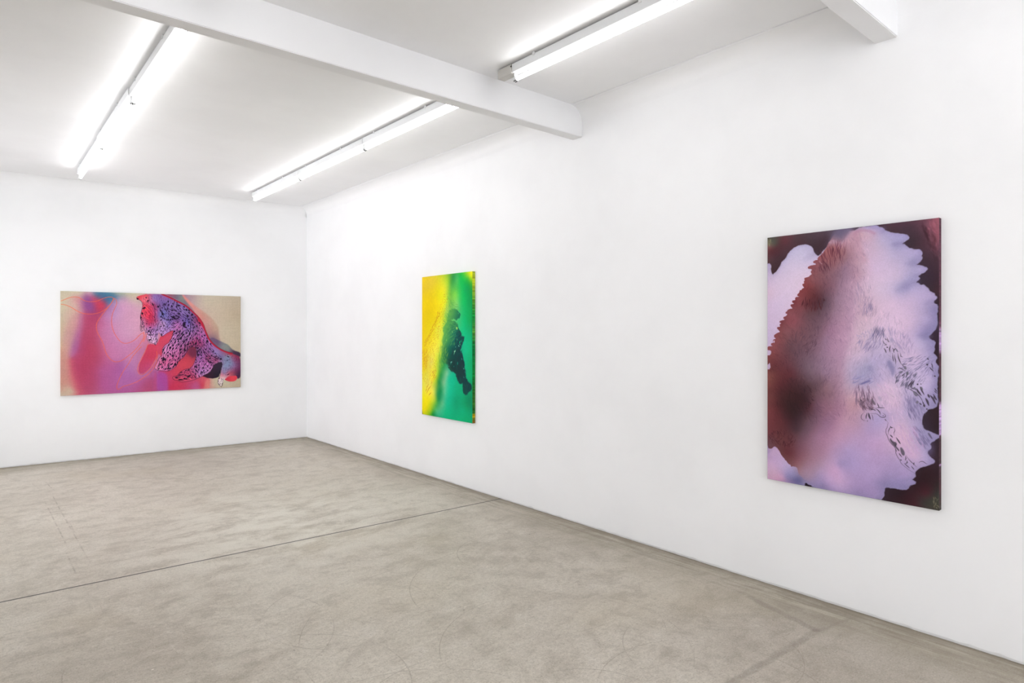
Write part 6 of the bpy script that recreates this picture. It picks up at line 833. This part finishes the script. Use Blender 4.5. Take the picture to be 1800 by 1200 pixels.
  ('line',{'pts':((862,890),(875,906),(887,934)),'w':9,'col':(72,62,76),'alpha':0.9,'soft':2,'taper':True}),
  ('line',{'pts':((877,894),(892,913)),'w':8,'col':(72,62,76),'alpha':0.9,'soft':2,'taper':True}),
  ('line',{'pts':((842,906),(850,922),(857,945)),'w':10,'col':(72,62,76),'alpha':0.9,'soft':2,'taper':True}),
  ('line',{'pts':((835,938),(837,952)),'w':10,'col':(72,62,76),'alpha':0.9,'soft':2,'taper':True}),
  ('line',{'pts':((845,963),(851,960)),'w':8,'col':(72,62,76),'alpha':0.9,'soft':2,'taper':True}),
  ('line',{'pts':((882,854),(892,871)),'w':5,'col':(72,62,76),'alpha':0.9,'soft':2,'taper':True}),
  ('line',{'pts':((880,866),(892,879)),'w':4,'col':(72,62,76),'alpha':0.9,'soft':2,'taper':True}),
  ('line',{'pts':((875,883),(887,902)),'w':5,'col':(72,62,76),'alpha':0.9,'soft':2,'taper':True}),
  ('line',{'pts':((828,924),(837,944)),'w':5,'col':(72,62,76),'alpha':0.9,'soft':2,'taper':True}),
  ('line',{'pts':((814,934),(825,942)),'w':6,'col':(72,62,76),'alpha':0.9,'soft':2,'taper':True}),
  ('line',{'pts':((859,749),(869,760),(877,769)),'w':5,'col':(72,62,76),'alpha':0.9,'soft':2,'taper':True}),
  ('line',{'pts':((867,729),(872,740),(874,760)),'w':4,'col':(72,62,76),'alpha':0.9,'soft':2,'taper':True}),
  ('line',{'pts':((847,733),(852,740)),'w':10,'col':(72,62,76),'alpha':0.9,'soft':2,'taper':True}),
  ('line',{'pts':((879,791),(887,795)),'w':7,'col':(72,62,76),'alpha':0.9,'soft':2,'taper':True}),
  ('line',{'pts':((804,836),(809,842)),'w':9,'col':(72,62,76),'alpha':0.9,'soft':2,'taper':True}),
  ('line',{'pts':((819,835),(824,838)),'w':5,'col':(72,62,76),'alpha':0.9,'soft':2,'taper':True}),
  ('line',{'pts':((762,853),(773,838),(786,817)),'w':6,'col':(72,62,76),'alpha':0.9,'soft':2,'taper':True}),
  ('line',{'pts':((773,859),(778,841),(793,819)),'w':6,'col':(72,62,76),'alpha':0.9,'soft':2,'taper':True}),
  ('line',{'pts':((849,704),(857,712)),'w':6,'col':(72,62,76),'alpha':0.9,'soft':2,'taper':True}),
  ('poly',{'pts':((676,1136),(681,1130),(687,1140),(696,1147),(707,1148),(712,1157),(707,1169),(721,1183),(723,1195),(714,1188),(701,1172),(689,1160),(680,1147)),'col':(76,68,80),'soft':2.5,'alpha':0.85,'smooth':1}),
  ('poly',{'pts':((725,1175),(732,1170),(741,1181),(748,1195),(747,1211),(739,1214),(730,1202)),'col':(92,84,98),'soft':2.5,'alpha':0.85,'smooth':1}),
  ('poly',{'pts':((741,750),(754,748),(757,766),(746,765)),'col':(110,104,120),'soft':2.5,'alpha':0.85,'smooth':1}),
  ('poly',{'pts':((721,779),(733,773),(741,778),(733,787),(722,789)),'col':(110,104,124),'soft':2.5,'alpha':0.85,'smooth':1}),
  ('poly',{'pts':((752,783),(762,774),(767,789),(757,798)),'col':(96,92,104),'soft':2.5,'alpha':0.85,'smooth':1}),
  ('poly',{'pts':((783,875),(796,875),(808,885),(807,900),(794,901)),'col':(112,106,122),'soft':2.5,'alpha':0.85,'smooth':1}),
  ('poly',{'pts':((786,855),(796,854),(801,871),(794,869)),'col':(92,88,100),'soft':2.5,'alpha':0.85,'smooth':1}),
  ('poly',{'pts':((796,936),(804,920),(813,926),(809,938)),'col':(120,112,130),'soft':2.5,'alpha':0.85,'smooth':1}),
  ('poly',{'pts':((582,933),(594,933),(605,949),(611,962),(597,960),(591,944)),'col':(110,96,110),'soft':2.5,'alpha':0.85,'smooth':1}),
  ('poly',{'pts':((643,580),(650,574),(651,592),(646,605)),'col':(120,112,144),'soft':2.5,'alpha':0.85,'smooth':1}),
  ('poly',{'pts':((701,655),(711,661),(719,678),(709,672)),'col':(104,100,124),'soft':2.5,'alpha':0.85,'smooth':1}),
  ('poly',{'pts':((817,850),(828,852),(831,869),(822,864)),'col':(104,100,112),'soft':2.5,'alpha':0.85,'smooth':1}),
  ('poly',{'pts':((850,1083),(859,1080),(875,1110),(865,1108)),'col':(96,86,110),'soft':2.5,'alpha':0.85,'smooth':1}),
  ('poly',{'pts':((679,601),(692,601),(698,622),(676,625)),'col':(150,142,176),'soft':8,'alpha':0.5,'smooth':1}),
  ('poly',{'pts':((616,915),(633,913),(640,940),(627,935)),'col':(176,160,190),'soft':6,'alpha':0.6,'smooth':1}),
  ('poly',{'pts':((773,897),(778,902),(776,929),(770,920)),'col':(150,138,176),'soft':4,'alpha':0.7,'smooth':1}),
  ('line',{'pts':((308,141),(327,128),(324,123),(340,108),(333,106)),'w':2.5,'col':(190,170,190),'alpha':0.7,'soft':2}),
  ('line',{'pts':((311,166),(318,179),(327,186)),'w':2.5,'col':(210,180,195),'alpha':0.6,'soft':2}),
  ('poly',{'pts':((39,623),(46,625),(45,639),(40,635)),'col':(214,190,220),'soft':1.5}),
  ('marks',{'region':((873,1402),(899,1401),(900,1454),(876,1451)),'dirs':((886,1430,81),),'n':14,'ln':(8,22),'wd':(3,5),'cols':((130,122,100),(110,104,88)),'alpha':(0.5,0.9),'sig':60,'curl':1.5,'seed':33}),
  ('marks',{'region':((1,5),(22,10),(19,51),(1,50)),'dirs':((8,26,80),),'n':14,'ln':(12,26),'wd':(5,9),'cols':((140,134,106),(120,112,90)),'alpha':(0.4,0.8),'sig':60,'curl':0.5,'seed':34}),
  ('marks',{'region':((847,6),(894,7),(897,192),(873,161),(867,89),(837,28)),'dirs':((885,48,73),),'n':60,'ln':(20,60),'wd':(6,14),'cols':None,'rel':(1.1,1.08,1.08),'alpha':(0.3,0.7),'sig':60,'curl':0.5,'seed':35}),
  ('marks',{'region':((822,26),(885,48),(893,220),(868,190),(847,101)),'dirs':((860,103,73),),'n':50,'ln':(20,60),'wd':(6,14),'cols':None,'rel':(0.88,0.86,0.86),'alpha':(0.3,0.7),'sig':60,'curl':0.5,'seed':36}),
  ('grain',{'a':0.02,'s':4,'seed':2}),
 ],
}

def paint(name, w, h, res, seed):
    cv = Canvas(w, h, res, seed)
    F = lambda v: cv.field(v[1], v[2]) if isinstance(v, tuple) and v and v[0] == 'F' else v
    for m, kw in PAINT[name]:
        kw = {k: F(v) for k, v in kw.items()}
        if m == 'ground': cv.rgb = kw['f'].copy()
        elif m == 'tone':
            g = cv.rgb.mean(2, keepdims=True); cv.rgb = g + (cv.rgb - g) * kw['sat']
        elif m == 'grain':
            n = cv.noise(kw['s'] * 8, seed=kw['seed']) * .5 + cv.noise(kw['s'], seed=kw['seed'] + 1, octv=1) * .8
            cv.rgb *= (1 + n * kw['a'])[..., None]
        elif m == 'weave':
            a = cv.noise(kw['s'] * 9, cv.res * 1.5, 8, 1) + cv.noise(cv.res * 1.5, kw['s'] * 9, 9, 1)
            cv.rgb *= (1 + a * kw['a'] * .6)[..., None]
        else: getattr(cv, m)(**kw)
    return cv


# ---------------------------------------------------------------- paintings
def srgb2lin(a):
    a = np.clip(a / 255., 0, 1); return np.where(a <= .04045, a / 12.92, ((a + .055) / 1.055) ** 2.4)

def canvas_mat(name, rough):
    m = M(name)
    at = m.t.nodes.new('ShaderNodeAttribute'); at.attribute_name = 'pigment'
    m.set(Base_Color=at.outputs['Color'], Roughness=rough, Specular_IOR_Level=.08)
    p = m.t.nodes.new('ShaderNodeTexCoord').outputs['Object']
    wv = m.n('ShaderNodeTexNoise', Scale=420.0, Detail=2.0); m.link(p, wv.inputs['Vector'])
    m.bump(wv.outputs['Fac'], .12, .0008)
    return m.m

def edge_ramp(stops, n, seed, amp):
    r = np.random.RandomState(seed); t = np.linspace(0, 1, n); s = np.array(stops, float)
    c = np.stack([np.interp(t, s[:, 0], s[:, k]) for k in (1, 2, 3)], 1)
    k = np.convolve(r.randn(n + 8), np.ones(5) / 5, 'same')[4:4 + n]
    return np.clip(c * (1 + amp * k[:, None]), 0, 255)

def painting(key, label, cat, W, H, T, O, rz, res, seed, rough, edges, gain=1.0):
    """O = top left corner of the front face; local x runs right along the wall, -z down, +y into the wall"""
    t = thing('painting', label, cat, O, rz)
    cv = paint(key, W * 1000, H * 1000, res, seed)
    nx, ny = cv.nx, cv.ny
    u, v = np.meshgrid(cv.X / 1000, cv.Y / 1000)
    dep = np.zeros_like(u); dep[0, :] = dep[-1, :] = .0016; dep[:, 0] = dep[:, -1] = .0016
    V = [np.stack([u, dep, -v], -1).reshape(-1, 3)]; C = [cv.rgb.reshape(-1, 3)]; Fq = []
    idx = np.arange(nx * ny).reshape(ny, nx)
    Fq.append(np.stack([idx[1:, :-1], idx[1:, 1:], idx[:-1, 1:], idx[:-1, :-1]], -1).reshape(-1, 4))
    base = nx * ny
    def side(px, pz, col, flip):
        nonlocal base
        n = len(px); ds = (.0016, T * .33, T * .66, T); K = len(ds)
        vv = np.array([[(px[i], d, pz[i]) for d in ds] for i in range(n)]).reshape(-1, 3)
        rr = np.random.RandomState(seed + n)
        cc = np.repeat(col[:, None], K, 1) * (1 + rr.randn(n, K, 1) * .03)
        V.append(vv); C.append(cc.reshape(-1, 3))
        a = base + np.arange(n * K).reshape(n, K)
        q = np.stack([a[:-1, :-1], a[1:, :-1], a[1:, 1:], a[:-1, 1:]], -1).reshape(-1, 4)
        Fq.append(q[:, ::-1] if flip else q); base += n * K
    xs, zs = cv.X / 1000, -cv.Y / 1000
    side(xs, np.zeros(nx), cv.rgb[0] * .97, True)
    side(xs, np.full(nx, -H), cv.rgb[-1] * .97, False)
    side(np.zeros(ny), zs, edge_ramp(edges['l'], ny, seed, .1) if 'l' in edges else cv.rgb[:, 0] * .95, False)
    side(np.full(ny, W), zs, edge_ramp(edges['r'], ny, seed, .25) if 'r' in edges else cv.rgb[:, -1] * .95, True)
    V = np.concatenate(V).astype(np.float32); C = np.concatenate(C); Fq = np.concatenate(Fq).astype(np.int32)
    me = bpy.data.meshes.new('canvas')
    me.vertices.add(len(V)); me.vertices.foreach_set('co', V.ravel())
    me.loops.add(Fq.size); me.loops.foreach_set('vertex_index', Fq.ravel())
    me.polygons.add(len(Fq)); me.polygons.foreach_set('loop_start', np.arange(0, Fq.size, 4, dtype=np.int32))
    me.polygons.foreach_set('loop_total', np.full(len(Fq), 4, np.int32))
    at = me.color_attributes.new('pigment', 'FLOAT_COLOR', 'POINT')
    L = np.ones((len(V), 4), np.float32); L[:, :3] = np.clip(srgb2lin(C) * gain, 0, 1)
    at.data.foreach_set('color', L.ravel())
    me.update(calc_edges=True)
    o = bpy.data.objects.new('canvas', me); COL.objects.link(o); o.parent = t
    me.materials.append(canvas_mat('painted canvas ' + key, rough))
    bm = bmesh.new()                                                # the wooden bars the canvas is stretched on
    b = .045; e = .002
    box(bm, e, W - e, e, T, -b, -e); box(bm, e, W - e, e, T, -H + e, -H + b)
    box(bm, e, b, e, T, -H + b, -b); box(bm, W - b, W - e, e, T, -H + b, -b)
    mesh_obj('stretcher_frame', bm, MAT['pine'], t)
    return t

TK = .0345
PG = 1.0
painting('P3', 'large upright canvas with a lilac cloud and dark red furry form on maroon', 'painting',
         .901, 1.465, TK, (WX - TK - .0005, 1.951, 2.116), -math.pi / 2, 1.7, 1, .55,
         {'r': [(0, 80, 44, 58), (.1, 86, 46, 62), (.3, 74, 40, 54), (.37, 90, 50, 70), (.385, 172, 140, 180), (.45, 170, 138, 180), (.47, 70, 38, 50), (.62, 66, 36, 48), (.64, 168, 138, 178), (.74, 170, 138, 182), (.75, 66, 36, 46),
                (.84, 60, 34, 44), (.845, 160, 128, 168), (.855, 60, 34, 44), (.93, 70, 34, 42), (1, 60, 58, 52)]}, PG)
painting('P2', 'small upright canvas, yellow at left and green at right with a dark green figure', 'painting',
         .903, 1.471, TK, (WX - TK - .0005, 5.850, 2.127), -math.pi / 2, 2.6, 2, .45,
         {'r': [(0, 170, 190, 60), (.06, 200, 214, 50), (.2, 90, 160, 50), (.3, 20, 140, 60), (.4, 90, 160, 60), (.5, 10, 130, 60), (.7, 20, 120, 50), (.85, 60, 120, 40), (.93, 40, 110, 40), (.95, 226, 180, 20), (.97, 120, 140, 40), (1, 150, 90, 30)]}, PG)
ang = -math.atan(SLANT)
x0, x1 = .7894, 2.799
painting('P1', 'wide canvas on the far wall, dark-spotted violet beast over pink washes on linen', 'painting',
         (x1 - x0) / math.cos(ang), 1.237, .030, (x0, far_y(x0) - .0308, 2.0208), ang, 2.4, 3, .7, {}, PG)
